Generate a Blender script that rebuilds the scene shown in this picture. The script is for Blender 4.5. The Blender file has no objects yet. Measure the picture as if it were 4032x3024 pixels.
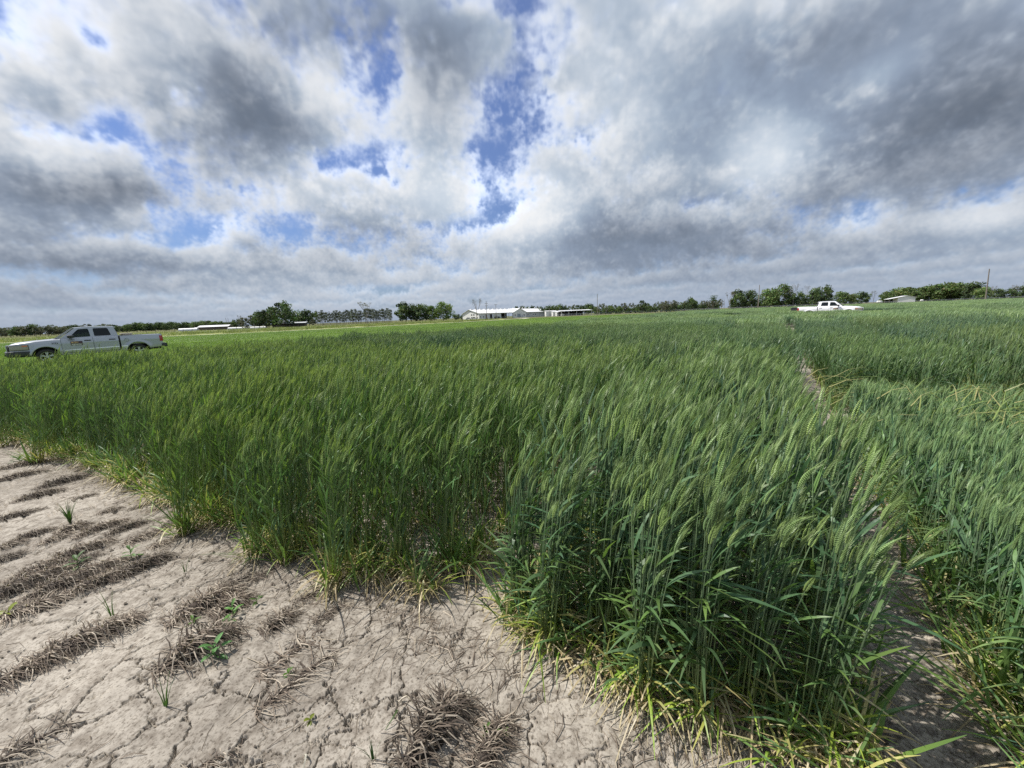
# Wheat research plots under a broken cloudy sky, two pickup trucks, farm buildings and tree lines behind.
import bpy, bmesh, math, random
import numpy as np
from mathutils import Vector, Matrix, geometry

scene = bpy.context.scene
COL = scene.collection
rnd = random.Random(11)
EYE = 1.45

# ------------------------------------------------------------------ camera
def camera_axes(pitch, roll):
    p, r = math.radians(pitch), math.radians(roll)
    fwd = Vector((0, math.cos(p), -math.sin(p)))
    up = Vector((0, math.sin(p), math.cos(p)))
    ri = Vector((1, 0, 0))
    return ri * math.cos(r) - up * math.sin(r), up * math.cos(r) + ri * math.sin(r), fwd
RI, UP, FW = camera_axes(10.0, 2.19)
cam_data = bpy.data.cameras.new('camera')
cam = bpy.data.objects.new('camera', cam_data)
COL.objects.link(cam)
cam.matrix_world = Matrix(((RI.x, UP.x, -FW.x, 0), (RI.y, UP.y, -FW.y, 0), (RI.z, UP.z, -FW.z, EYE), (0, 0, 0, 1)))
cam_data.sensor_width = 36
cam_data.lens = 1519 / 4032 * 36
cam_data.clip_start = 0.05
cam_data.clip_end = 20000
scene.camera = cam

# ------------------------------------------------------------------ sun, sky, exposure
SUN_AZ, SUN_EL = math.radians(-80), math.radians(55)      # azimuth from +Y towards +X
SUN = Vector((math.sin(SUN_AZ) * math.cos(SUN_EL), math.cos(SUN_AZ) * math.cos(SUN_EL), math.sin(SUN_EL)))
SUN_STRENGTH, SKY_STRENGTH, CLOUD_GAIN, EXPOSURE = 4.4, 0.06, 0.635, 0.5
sl = bpy.data.lights.new('sun', 'SUN')
sl.energy = SUN_STRENGTH
sl.angle = math.radians(0.6)
sl.color = (1.0, 0.955, 0.88)
so = bpy.data.objects.new('sun', sl)
COL.objects.link(so)
so.rotation_euler = (-SUN).to_track_quat('-Z', 'Y').to_euler()
so.location = SUN * 60
scene.view_settings.view_transform = 'Standard'
scene.view_settings.look = 'None'
scene.view_settings.gamma = 1
scene.view_settings.use_curve_mapping = False
scene.view_settings.exposure = EXPOSURE
scene.render.engine = 'CYCLES'
scene.cycles.max_bounces = 8
scene.cycles.diffuse_bounces = 4
scene.cycles.transparent_max_bounces = 16
scene.cycles.sample_clamp_indirect = 6.0
scene.cycles.use_denoising = False

# a layer of broken cumulus, marched through fractal noise (no picture file)

def noise_nd(n,nd,slope,seed,lo=0):
    rng=np.random.default_rng(seed)
    w=rng.standard_normal((n,)*nd).astype(np.float32)
    F=np.fft.rfftn(w)
    ax=[np.fft.fftfreq(n)*n]*(nd-1)+[np.fft.rfftfreq(n)*n]
    g=np.meshgrid(*ax,indexing='ij'); k=np.sqrt(sum(a*a for a in g)); k[(0,)*nd]=1
    F*=np.where(k<lo,0,k**(-slope)); F[(0,)*nd]=0
    r=np.fft.irfftn(F,s=(n,)*nd,axes=tuple(range(nd))).astype(np.float32)
    return r/r.std()
def samp2(T,x,y):
    n=T.shape[0]; x=x-np.floor(x); y=y-np.floor(y)
    x=x*n;y=y*n;i=x.astype(np.int32);j=y.astype(np.int32);fx=x-i;fy=y-j
    i%=n;j%=n;i1=(i+1)%n;j1=(j+1)%n;t=T.ravel()
    a=t[i*n+j];b=t[i1*n+j];c=t[i*n+j1];d=t[i1*n+j1]
    return (a+(b-a)*fx)*(1-fy)+(c+(d-c)*fx)*fy
def samp3(T,x,y,z):
    n=T.shape[0]
    x=(x-np.floor(x))*n;y=(y-np.floor(y))*n;z=(z-np.floor(z))*n
    i=x.astype(np.int32);j=y.astype(np.int32);k=z.astype(np.int32);fx=x-i;fy=y-j;fz=z-k
    i%=n;j%=n;k%=n;i1=(i+1)%n*(n*n);j1=(j+1)%n*n;k1=(k+1)%n;i=i*(n*n);j=j*n;t=T.ravel()
    def l(a,b,f): return a+(b-a)*f
    c0=l(l(t[i+j+k],t[i1+j+k],fx),l(t[i+j1+k],t[i1+j1+k],fx),fy)
    c1=l(l(t[i+j+k1],t[i1+j+k1],fx),l(t[i+j1+k1],t[i1+j1+k1],fx),fy)
    return l(c0,c1,fz)
# controls in degrees (azimuth from +Y to the right, elevation): converted from photo by prep
def render_clouds(az,el,COV,LUM,sun,seed=44,steps=60,stretch=1.0):
    """az, el radians arrays -> rgb (n,3), alpha (n)"""
    N2=noise_nd(1024,2,1.75,seed,lo=3); N2b=noise_nd(1024,2,1.45,seed+1,lo=6)
    N3=noise_nd(96,3,1.75,seed+2,lo=2);N3-=.0;N3=(.55-np.abs(N3)*.75)*1.25+.35*N3
    ce=np.cos(el);dx=(np.sin(az)*ce).astype(np.float32);dy=(np.cos(az)*ce).astype(np.float32);dz=np.sin(el).astype(np.float32)
    dz=np.maximum(dz,.012)
    A=np.degrees(az);E=np.degrees(el)
    def ctl(L):
        s=np.zeros_like(A,dtype=np.float32)
        for (a,e,sa,se,rot,v) in L:
            c,sn=np.cos(np.radians(rot)),np.sin(np.radians(rot))
            u=((A-a)*c+(E-e)*sn)/sa;w=(-(A-a)*sn+(E-e)*c)/se
            s+=v*np.exp(-.5*(u*u+w*w))
        return s
    cov=ctl(COV);lum=ctl(LUM)
    P=30.
    Z0,Z1=1.0,1.85
    def low(x,y): return samp2(N2,x/P+.13,y/P+.37)*.75+samp2(N2b,x/13.+.4,y/13.)*.50
    def dens(x,y,z,b,c,fine):
        h=(z-Z0)/(Z1-Z0)
        prof=1.0*h*h+.25*h
        d=b*.55+c*.50+.34-prof
        if fine is not None:
            e=samp3(N3,x/2.0,y/2.0,z/1.7)
            d=d+.70*e*fine
            e2=samp3(N3,x/.9+.3,y/.9,z/.9)
            e3=samp3(N3,x/.31+.7,y/.31+.2,z/.31)
            d=d+(.21*e2+.06*e3*fine2)*fine*fine2
        bot=np.clip((h-(.16+.17*b+(.13*e if fine is not None else 0)))/.16,0,1)
        return np.clip(d*1.9,0,1)**1.2*bot
    sx,sy,sz=sun
    cov=cov-.34*np.clip((Z0/dz-5.)/9.,0,1)
    T=np.ones_like(dx);R=np.zeros(dx.shape+(3,),np.float32)
    n=steps
    t0=Z0/dz;t1=Z1/dz
    dist_fade=np.clip(24./t0,0,1)
    fine2=np.clip(7./t0,0,1)
    seg=(t1-t0)/n
    rng=np.random.default_rng(3);jit=rng.random(dx.shape).astype(np.float32)
    sund=dx*sx+dy*sy+dz*sz
    g=.55;ph=(1-g*g)/(1+g*g-2*g*sund)**1.5*.35+.65
    for s in range(n):
        t=t0+seg*(s+jit*.7)
        x=dx*t;y=dy*t;z=dz*t
        b=low(x,y)
        d=dens(x,y,z,b,cov,dist_fade)
        act=np.nonzero((d>.004)&(T>.02))[0]
        if len(act)==0: continue
        xa,ya,za=x[act],y[act],z[act]; da=d[act]
        od=np.zeros_like(xa)
        for L in (.07,.2,.45):
            fa=dist_fade[act]
            xs,ys,zs=xa+sx*L/1,ya+sy*L,za+sz*L
            hh=(zs-Z0)/(Z1-Z0)
            bb=low(xs,ys)*.55+cov[act]*.50+.34-1.0*hh*hh-.25*hh
            bb=bb+.70*samp3(N3,xs/2.0,ys/2.0,zs/1.7)*fa
            od+=np.clip(bb*1.6,0,1)*(.10 if L<.1 else .17)
        lit=np.exp(-od*16.)*.78+np.exp(-od*4.)*.22
        h=np.clip((za-Z0)/(Z1-Z0),0,1)
        amb=.255+.46*h
        lm=lum[act];k=np.exp(np.where(lm<0,lm*.8,lm))
        r_=(lit*ph[act]*.64)*k; a_=amb*k
        # extinction per unit length, seg capped so distant layers don't saturate at once
        ext=da*np.minimum(seg[act],.05)*11.
        al=(1-np.exp(-ext))*T[act]
        R[act,0]+=al*(r_*1.0+a_*.83);R[act,1]+=al*(r_*1.0+a_*1.0);R[act,2]+=al*(r_*1.0+a_*1.27)
        T[act]*=np.exp(-ext)
    m=.93
    R=np.where(R>.45,.45+(m-.45)*(1-np.exp(-(R-.45)/(m-.45))),R)
    return R,1-T
COV= [(-1.3, 34.7, 4.2, 0.9, 179.0, -1.4), (-15.8, 24.1, 4.9, 3.5, 91.0, -1.35), (-21.5, 19.3, 3.4, 1.1, -165.0, -1.1), (4.7, 28.6, 4.8, 3.8, 48.0, -1.15), (-0.7, 22.1, 4.5, 3.8, -178.0, -1.05), (-2.9, 15.5, 4.6, 2.5, 80.0, -1.2), (-37.6, 11.0, 4.3, 1.2, 177.0, -0.8), (-40.6, 8.9, 3.6, 0.9, 179.0, -0.9), (-42.3, 19.6, 1.8, 0.9, -158.0, -0.7), (-42.4, 25.7, 0.9, 0.5, 169.0, -0.8), (-27.6, 12.1, 2.0, 1.4, -165.0, -0.5), (22.6, 13.0, 1.8, 0.9, 170.0, -0.4), (-9.0, 27.9, 3.7, 2.4, 60.0, 0.5), (6.3, 27.6, 3.7, 1.5, -166.0, 1.3), (-29.7, 25.1, 8.6, 5.2, -156.0, 0.5), (42.5, 16.7, 8.9, 6.7, 167.0, 0.8), (20.4, 24.2, 10.1, 6.1, 135.0, 0.5), (41.7, 23.9, 7.0, 3.9, 169.0, 0.7), (32.4, 6.2, 23.0, 2.6, 179.0, 0.35), (-32.3, 6.1, 23.7, 2.6, -173.0, 0.3), (-15.0, 31.4, 10.9, 2.8, -174.0, 0.6), (-2.8, 31.5, 5.0, 2.5, -179.0, 0.8), (-11.8, 15.2, 10.3, 3.6, -170.0, 0.6), (7.4, 11.6, 6.2, 3.9, -169.0, 0.7), (-34.5, 8.3, 12.2, 2.5, -176.0, 0.3), (-45.6, 14.3, 5.0, 1.7, -173.0, 0.4), (-45.6, 23.0, 6.1, 3.6, -134.0, 0.7), (-47.8, 19.3, 3.4, 1.9, -147.0, 0.6)]
LUM= [(-39.9, 27.2, 8.5, 2.1, -161.0, 0.15), (-47.2, 21.1, 4.3, 2.5, 57.0, 0.2), (-29.7, 25.1, 6.4, 4.1, -148.0, -0.7), (-31.7, 20.0, 6.6, 2.3, -168.0, -0.3), (-43.1, 13.9, 5.5, 1.5, -175.0, -0.7), (-15.6, 30.7, 8.1, 3.3, 176.0, -0.55), (-22.6, 26.9, 2.8, 2.6, -117.0, 0.5), (-6.1, 27.9, 3.8, 3.4, -150.0, -0.3), (32.2, 16.8, 3.4, 3.0, 177.0, 0.85), (44.5, 14.0, 7.3, 2.9, -163.0, -0.5), (48.8, 17.9, 5.4, 3.1, 118.0, -0.4), (34.8, 22.6, 7.2, 4.0, -179.0, -0.3), (14.8, 24.6, 7.1, 5.3, 162.0, 0.35), (4.2, 13.4, 4.9, 3.2, -169.0, 0.75), (16.0, 10.0, 7.2, 2.9, -176.0, -0.55), (-7.2, 16.5, 7.6, 3.0, -179.0, 0.55), (-24.2, 16.3, 4.8, 1.8, -164.0, 0.3), (-35.0, 10.2, 2.5, 1.4, -134.0, 0.4), (41.1, 9.5, 2.1, 1.6, -148.0, 0.6), (41.6, 21.3, 2.2, 1.4, -162.0, 0.45), (-45.7, 8.7, 3.5, 1.4, -171.0, 0.2), (-20.4, 10.1, 9.5, 2.5, -178.0, -0.4), (29.7, 8.0, 13.3, 3.3, -176.0, -0.35), (-47.7, 6.2, 8.2, 3.0, -174.0, -0.8), (-48.5, 11.2, 4.1, 1.6, -167.0, -0.3), (32.6, 3.8, 18.1, 2.1, 178.0, -0.3), (24.8, 21.5, 5.2, 3.7, -180.0, -0.2), (49.3, 7.0, 2.3, 0.9, 174.0, 0.5), (31.0, 27.3, 13.4, 2.1, -179.0, -0.1), (25.7, 31.0, 6.8, 1.1, 166.0, 0.25)]

def build_sky_image():
    WW, HW = 3584, 1792
    px = np.zeros((HW, WW, 4), np.float32)
    sun = (SUN.x, SUN.y, SUN.z)
    def finish(rgb, al, el):
        hz = (np.exp(-np.maximum(el, 0) / .055) * .84)[..., None]
        hcol = np.array([.34, .41, .545], np.float32)
        # firmer light and shade in the cloud
        a3 = np.maximum(al, 1e-3)[..., None]
        rgb = .52 * (np.maximum(rgb / a3, 1e-4) / .52) ** 1.2 * a3
        veil = .12
        rgb = rgb + (1 - al)[..., None] * veil * np.array([.62, .66, .74], np.float32)
        al = al + (1 - al) * veil
        rgb = rgb * (1 - hz) + hz * hcol
        return rgb, 1 - (1 - al) * (1 - hz[..., 0])
    def grid(w, h, a0, a1, e0, e1):
        a = np.linspace(a0, a1, w, dtype=np.float32)
        e = np.linspace(e0, e1, h, dtype=np.float32)
        A, E_ = np.meshgrid(a, e)
        return A, E_
    def az_of(u):
        ang = (0.5 - u) * 2 * np.pi
        return (np.pi / 2 - ang + np.pi) % (2 * np.pi) - np.pi
    # whole upper dome, coarse
    w, h = 448, 112
    U = (np.arange(w) + .5) / w
    V = (np.arange(h) + .5) / h * np.pi / 2
    A, E_ = np.meshgrid(az_of(U).astype(np.float32), V.astype(np.float32))
    rgb, al = render_clouds(A.ravel(), E_.ravel(), COV, LUM, sun, steps=32)
    rgb, al = finish(rgb.reshape(h, w, 3), al.reshape(h, w), E_)
    low = np.concatenate([rgb, al[..., None]], 2)
    k = WW // w
    # bilinear enlargement, wrapping in azimuth
    hh = HW // 2
    yi = np.clip((np.arange(hh) + .5) / k - .5, 0, h - 1)
    xi = ((np.arange(WW) + .5) / k - .5) % w
    y0 = np.minimum(yi.astype(int), h - 2); fy = (yi - y0)[:, None, None]
    x0 = xi.astype(int) % w; x1 = (x0 + 1) % w; fx = (xi - np.floor(xi))[None, :, None]
    def rowmix(xx): return low[y0][:, xx] * (1 - fy) + low[y0 + 1][:, xx] * fy
    px[hh:] = rowmix(x0) * (1 - fx) + rowmix(x1) * fx
    # the part of the dome in front, fine
    Uc = (np.arange(WW) + .5) / WW
    az = az_of(Uc)
    cols = np.nonzero(np.abs(az) < math.radians(60))[0]
    rows = np.arange(int(hh * 41 / 90))
    A, E_ = np.meshgrid(az[cols].astype(np.float32), ((rows + .5) / hh * np.pi / 2).astype(np.float32))
    rgb, al = render_clouds(A.ravel(), E_.ravel(), COV, LUM, sun, steps=56)
    rgb, al = finish(rgb.reshape(A.shape + (3,)), al.reshape(A.shape), E_)
    hi = np.concatenate([rgb, al[..., None]], 2)
    for ax in (0, 1):            # the march leaves grain: soften it a little
        p = np.pad(hi, [(1, 1) if a == ax else (0, 0) for a in range(3)], mode='edge')
        n_ = hi.shape[ax]
        hi = .16 * np.take(p, np.arange(0, n_), ax) + .68 * np.take(p, np.arange(1, n_ + 1), ax) + .16 * np.take(p, np.arange(2, n_ + 2), ax)
    wx = np.clip((math.radians(60) - np.abs(A)) / math.radians(4), 0, 1)
    wy = np.clip((math.radians(41) - E_) / math.radians(3), 0, 1)
    wgt = (wx * wy)[..., None]
    blk = px[hh:hh + len(rows), cols[0]:cols[-1] + 1]
    px[hh:hh + len(rows), cols[0]:cols[-1] + 1] = blk * (1 - wgt) + hi * wgt
    px[:hh] = px[hh]
    out = []
    for nm, data in (('cloud_light', px[..., :3]), ('cloud_cover', np.repeat(px[..., 3:], 3, 2))):
        img = bpy.data.images.new(nm, WW, HW, alpha=False, float_buffer=True)
        img.colorspace_settings.name = 'Non-Color'
        buf = np.ones((HW, WW, 4), np.float32); buf[..., :3] = data
        img.pixels.foreach_set(buf.ravel())
        img.update()
        out.append(img)
    return out

world = bpy.data.worlds.new('World')
scene.world = world
world.use_nodes = True
wn, wl = world.node_tree.nodes, world.node_tree.links
wn.clear()
w_out = wn.new('ShaderNodeOutputWorld')
w_bg = wn.new('ShaderNodeBackground')
w_sky = wn.new('ShaderNodeTexSky')
w_sky.sky_type = 'NISHITA'
w_sky.sun_disc = False
w_sky.sun_elevation = SUN_EL
w_sky.sun_rotation = SUN_AZ
w_sky.air_density = 1.3
w_sky.dust_density = 0.6
w_sky.ozone_density = 3.0
w_env = wn.new('ShaderNodeTexEnvironment')
w_cov = wn.new('ShaderNodeTexEnvironment')
w_env.image, w_cov.image = build_sky_image()
w_env.interpolation = w_cov.interpolation = 'Cubic'
w_inv = wn.new('ShaderNodeMath'); w_inv.operation = 'SUBTRACT'; w_inv.inputs[0].default_value = 1
wl.new(w_cov.outputs['Color'], w_inv.inputs[1])
w_m = wn.new('ShaderNodeVectorMath'); w_m.operation = 'SCALE'
w_t = wn.new('ShaderNodeVectorMath'); w_t.operation = 'MULTIPLY'; w_t.inputs[1].default_value = (.62, .80, 1.25)   # deeper spring blue
wl.new(w_sky.outputs['Color'], w_t.inputs[0]); wl.new(w_t.outputs[0], w_m.inputs[0]); wl.new(w_inv.outputs[0], w_m.inputs['Scale'])
w_c = wn.new('ShaderNodeVectorMath'); w_c.operation = 'SCALE'
w_c.inputs['Scale'].default_value = CLOUD_GAIN / SKY_STRENGTH
wl.new(w_env.outputs['Color'], w_c.inputs[0])
w_a = wn.new('ShaderNodeVectorMath'); w_a.operation = 'ADD'
wl.new(w_m.outputs[0], w_a.inputs[0]); wl.new(w_c.outputs[0], w_a.inputs[1])
wl.new(w_a.outputs[0], w_bg.inputs['Color'])
w_bg.inputs['Strength'].default_value = SKY_STRENGTH
wl.new(w_bg.outputs[0], w_out.inputs['Surface'])

# ------------------------------------------------------------------ helpers
def bear(px):
    """X per metre of Y for a bearing across the field (0 straight ahead)"""
    # direction at the horizon of that bearing
    c = (px - 2016) / 1519
    a = RI.z * c + FW.z
    t = -a / UP.z
    d = RI * c + UP * t + FW
    return d.x / d.y
def tag(o, label=None, cat=None, group=None, kind=None):
    if label: o['label'] = label
    if cat: o['category'] = cat
    if group: o['group'] = group
    if kind: o['kind'] = kind
    return o
def empty(name, loc=(0, 0, 0), rz=0.0):
    o = bpy.data.objects.new(name, None)
    o.empty_display_size = .2
    COL.objects.link(o)
    o.location = loc
    o.rotation_euler = (0, 0, rz)
    return o
def link_mesh(name, me, parent=None):
    o = bpy.data.objects.new(name, me)
    COL.objects.link(o)
    if parent: o.parent = parent
    return o
def mesh_from(name, V, F, mat=None, smooth=False, cols=None):
    me = bpy.data.meshes.new(name)
    V = np.asarray(V, np.float32)
    if isinstance(F, np.ndarray) and F.ndim == 2:
        n, k = F.shape
        me.vertices.add(len(V)); me.vertices.foreach_set('co', V.ravel())
        me.loops.add(n * k); me.loops.foreach_set('vertex_index', F.ravel().astype(np.int32))
        me.polygons.add(n)
        me.polygons.foreach_set('loop_start', np.arange(0, n * k, k, dtype=np.int32))
        try: me.polygons.foreach_set('loop_total', np.full(n, k, np.int32))
        except Exception: pass
        me.update(calc_edges=True)
        me.validate()
    else:
        me.from_pydata([tuple(map(float, v)) for v in V], [], [tuple(int(i) for i in f) for f in F])
    if smooth: me.polygons.foreach_set('use_smooth', np.ones(len(me.polygons), bool))
    if cols is not None:
        at = me.color_attributes.new('Col', 'FLOAT_COLOR', 'POINT')
        c4 = np.ones((len(V), 4), np.float32); c4[:, :3] = cols
        at.data.foreach_set('color', c4.ravel())
    if mat: me.materials.append(mat)
    return me
class MB:
    """collects simple shapes into one mesh"""
    def __init__(s): s.v, s.f = [], []
    def add(s, V, F):
        b = len(s.v); s.v += [tuple(v) for v in V]; s.f += [tuple(i + b for i in f) for f in F]; return s
    def box(s, x0, x1, y0, y1, z0, z1):
        return s.add([(x0,y0,z0),(x1,y0,z0),(x1,y1,z0),(x0,y1,z0),(x0,y0,z1),(x1,y0,z1),(x1,y1,z1),(x0,y1,z1)],
                     [(0,3,2,1),(4,5,6,7),(0,1,5,4),(1,2,6,5),(2,3,7,6),(3,0,4,7)])
    def tube(s, p, q, r0, r1=None, n=6, cap=True):
        p, q = Vector(p), Vector(q); r1 = r0 if r1 is None else r1
        d = (q - p).normalized(); a = d.orthogonal().normalized(); b = d.cross(a)
        V = []
        for c, r in ((p, r0), (q, r1)):
            for i in range(n):
                t = 2 * math.pi * i / n
                V.append(c + a * r * math.cos(t) + b * r * math.sin(t))
        F = [(i, (i + 1) % n, n + (i + 1) % n, n + i) for i in range(n)]
        if cap: F += [tuple(range(n - 1, -1, -1)), tuple(range(n, 2 * n))]
        return s.add(V, F)
    def prism(s, poly, y0, y1):
        """polygon in (x,z) extruded along y"""
        n = len(poly)
        V = [(x, y0, z) for x, z in poly] + [(x, y1, z) for x, z in poly]
        F = [tuple(range(n)), tuple(range(2 * n - 1, n - 1, -1))] + [(i, n + i, n + (i + 1) % n, (i + 1) % n) for i in range(n)]
        return s.add(V, F)
    def mesh(s, name, mat, smooth=False, bevel=0.0):
        me = mesh_from(name, s.v, s.f, mat, smooth)
        bm = bmesh.new(); bm.from_mesh(me)
        if bevel > 0:
            ed = [e for e in bm.edges if len(e.link_faces) == 2 and e.calc_face_angle(0) > .6]
            bmesh.ops.bevel(bm, geom=ed, offset=bevel, segments=2, affect='EDGES', profile=.6)
        bmesh.ops.recalc_face_normals(bm, faces=bm.faces)
        bm.to_mesh(me); bm.free()
        return me
    def obj(s, name, mat, parent=None, smooth=False, bevel=0.0):
        return link_mesh(name, s.mesh(name, mat, smooth, bevel), parent)

# ------------------------------------------------------------------ materials
def new_mat(name):
    m = bpy.data.materials.new(name); m.use_nodes = True
    n, l = m.node_tree.nodes, m.node_tree.links
    return m, n, l, n['Principled BSDF']
def plain(name, col, rough=.6, metal=0.0, var=.12, scale=6.0, bump=0.0, spec=.5, coat=0.0):
    """a colour broken up by two scales of noise, with fine relief"""
    m, n, l, b = new_mat(name)
    tc = n.new('ShaderNodeTexCoord')
    no = n.new('ShaderNodeTexNoise'); no.inputs['Scale'].default_value = scale; no.inputs['Detail'].default_value = 6
    l.new(tc.outputs['Object'], no.inputs['Vector'])
    mx = n.new('ShaderNodeMix'); mx.data_type = 'RGBA'
    lo = [c * (1 - var) for c in col]; hi = [min(1, c * (1 + var)) for c in col]
    mx.inputs['A'].default_value = (*lo, 1); mx.inputs['B'].default_value = (*hi, 1)
    l.new(no.outputs['Fac'], mx.inputs['Factor'])
    l.new(mx.outputs['Result'], b.inputs['Base Color'])
    b.inputs['Roughness'].default_value = rough
    b.inputs['Metallic'].default_value = metal
    b.inputs['Specular IOR Level'].default_value = spec
    b.inputs['Coat Weight'].default_value = coat
    b.inputs['Coat Roughness'].default_value = .06
    if bump:
        bp = n.new('ShaderNodeBump'); bp.inputs['Strength'].default_value = bump; bp.inputs['Distance'].default_value = .02
        l.new(no.outputs['Fac'], bp.inputs['Height']); l.new(bp.outputs[0], b.inputs['Normal'])
    return m
def leaf_mat(name, trans=.32, rough=.5, tintable=True, hue=(1, 1, 1)):
    """vertex-coloured leaf that lets light through; each plant a little different"""
    m, n, l, b = new_mat(name)
    at = n.new('ShaderNodeAttribute'); at.attribute_name = 'Col'
    oi = n.new('ShaderNodeObjectInfo')
    hs = n.new('ShaderNodeHueSaturation')
    mr = n.new('ShaderNodeMapRange'); mr.inputs['To Min'].default_value = .74; mr.inputs['To Max'].default_value = 1.28
    l.new(oi.outputs['Random'], mr.inputs['Value']); l.new(mr.outputs[0], hs.inputs['Value'])
    src = at.outputs['Color']
    if tintable:
        ti = n.new('ShaderNodeAttribute'); ti.attribute_type = 'INSTANCER'; ti.attribute_name = 'tint'
        mx = n.new('ShaderNodeMix'); mx.data_type = 'RGBA'; mx.blend_type = 'MULTIPLY'
        mx.inputs['Factor'].default_value = 1
        ad = n.new('ShaderNodeVectorMath'); ad.operation = 'ADD'; ad.inputs[1].default_value = (1, 1, 1)
        l.new(ti.outputs['Vector'], ad.inputs[0])
        l.new(src, mx.inputs['A']); l.new(ad.outputs[0], mx.inputs['B'])
        src = mx.outputs['Result']
    l.new(src, hs.inputs['Color'])
    l.new(hs.outputs['Color'], b.inputs['Base Color'])
    b.inputs['Roughness'].default_value = rough
    b.inputs['Specular IOR Level'].default_value = .35
    tr = n.new('ShaderNodeBsdfTranslucent')
    tcol = n.new('ShaderNodeMix'); tcol.data_type = 'RGBA'; tcol.blend_type = 'MULTIPLY'; tcol.inputs['Factor'].default_value = 1
    tcol.inputs['B'].default_value = (1.15, 1.25, .60, 1)
    l.new(hs.outputs['Color'], tcol.inputs['A']); l.new(tcol.outputs['Result'], tr.inputs['Color'])
    ms = n.new('ShaderNodeMixShader'); ms.inputs['Fac'].default_value = trans
    l.new(b.outputs[0], ms.inputs[1]); l.new(tr.outputs[0], ms.inputs[2])
    l.new(ms.outputs[0], n['Material Output'].inputs['Surface'])
    return m

# ------------------------------------------------------------------ ground
# plots run along U_DIR (away, to the right); N_DIR points across them to the right
O2 = np.array([1.5, 1.1]); U2 = np.array([.559, .829]); N2V = np.array([.829, -.559])
def un(u, n): 
    p = O2 + np.multiply.outer(u, U2) + np.multiply.outer(n, N2V)
    return p
def to_un(x, y):
    dx, dy = x - O2[0], y - O2[1]
    return dx * U2[0] + dy * U2[1], dx * N2V[0] + dy * N2V[1]
F_SOIL = noise_nd(512, 2, 1.6, 91, lo=2)
F_FINE = noise_nd(512, 2, 1.1, 92, lo=8)
def voro(x, y, s, seed):
    """distance to the nearest cell border (second minus first feature distance)"""
    def hsh(i, j, k):
        v = np.sin(i * 127.1 + j * 311.7 + k * 74.7 + seed) * 43758.5453
        return v - np.floor(v)
    gx, gy = x / s, y / s
    ix, iy = np.floor(gx), np.floor(gy)
    f1 = np.full(x.shape, 9., np.float64); f2 = f1.copy()
    for a in (-1, 0, 1):
        for b in (-1, 0, 1):
            cx, cy = ix + a, iy + b
            d = np.hypot(cx + .1 + .8 * hsh(cx, cy, 0) - gx, cy + .1 + .8 * hsh(cx, cy, 1) - gy)
            f2 = np.where(d < f1, f1, np.minimum(f2, d)); f1 = np.minimum(f1, d)
    return (f2 - f1) * s
def soil_height(x, y):
    u, n = to_un(x, y)
    far = np.hypot(x, y)
    h = samp2(F_SOIL, x / 3.1, y / 3.1) * .0042
    # old drill rows
    rows = np.cos(2 * np.pi * (n + .03 * samp2(F_SOIL, u / 2.3, n / 2.3)) / .19)
    h += .0012 * rows * np.clip(.5 + .6 * samp2(F_SOIL, x / 4 + .3, y / 4), 0, 1)
    h += samp2(F_FINE, x / 1.3, y / 1.3) * .0003 + samp2(F_FINE, x / .37, y / .37) * .0002
    wx = x + .030 * samp2(F_SOIL, x / 1.0 + .2, y / 1.0) + .006 * samp2(F_SOIL, x / .25, y / .25)
    wy = y + .030 * samp2(F_SOIL, x / 1.0, y / 1.0 + .6) + .006 * samp2(F_SOIL, x / .25 + .4, y / .25)
    for s, wd, dp, sd, off in ((.25, .0095, .022, 3, .45), (.12, .0060, .009, 8, -1.1)):
        d = voro(wx, wy, s, sd)
        pres = np.clip(.7 * samp2(F_SOIL, x / 2.2 + off, y / 2.2 + sd) + .55 + off, 0, 1)
        k = np.clip(1 - d / (wd * (.65 + .6 * np.clip(pres, 0, 1))), 0, 1)
        h -= dp * np.clip(k * 2.2, 0, 1) * np.clip(pres * 3, 0, 1)
    return h

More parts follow.
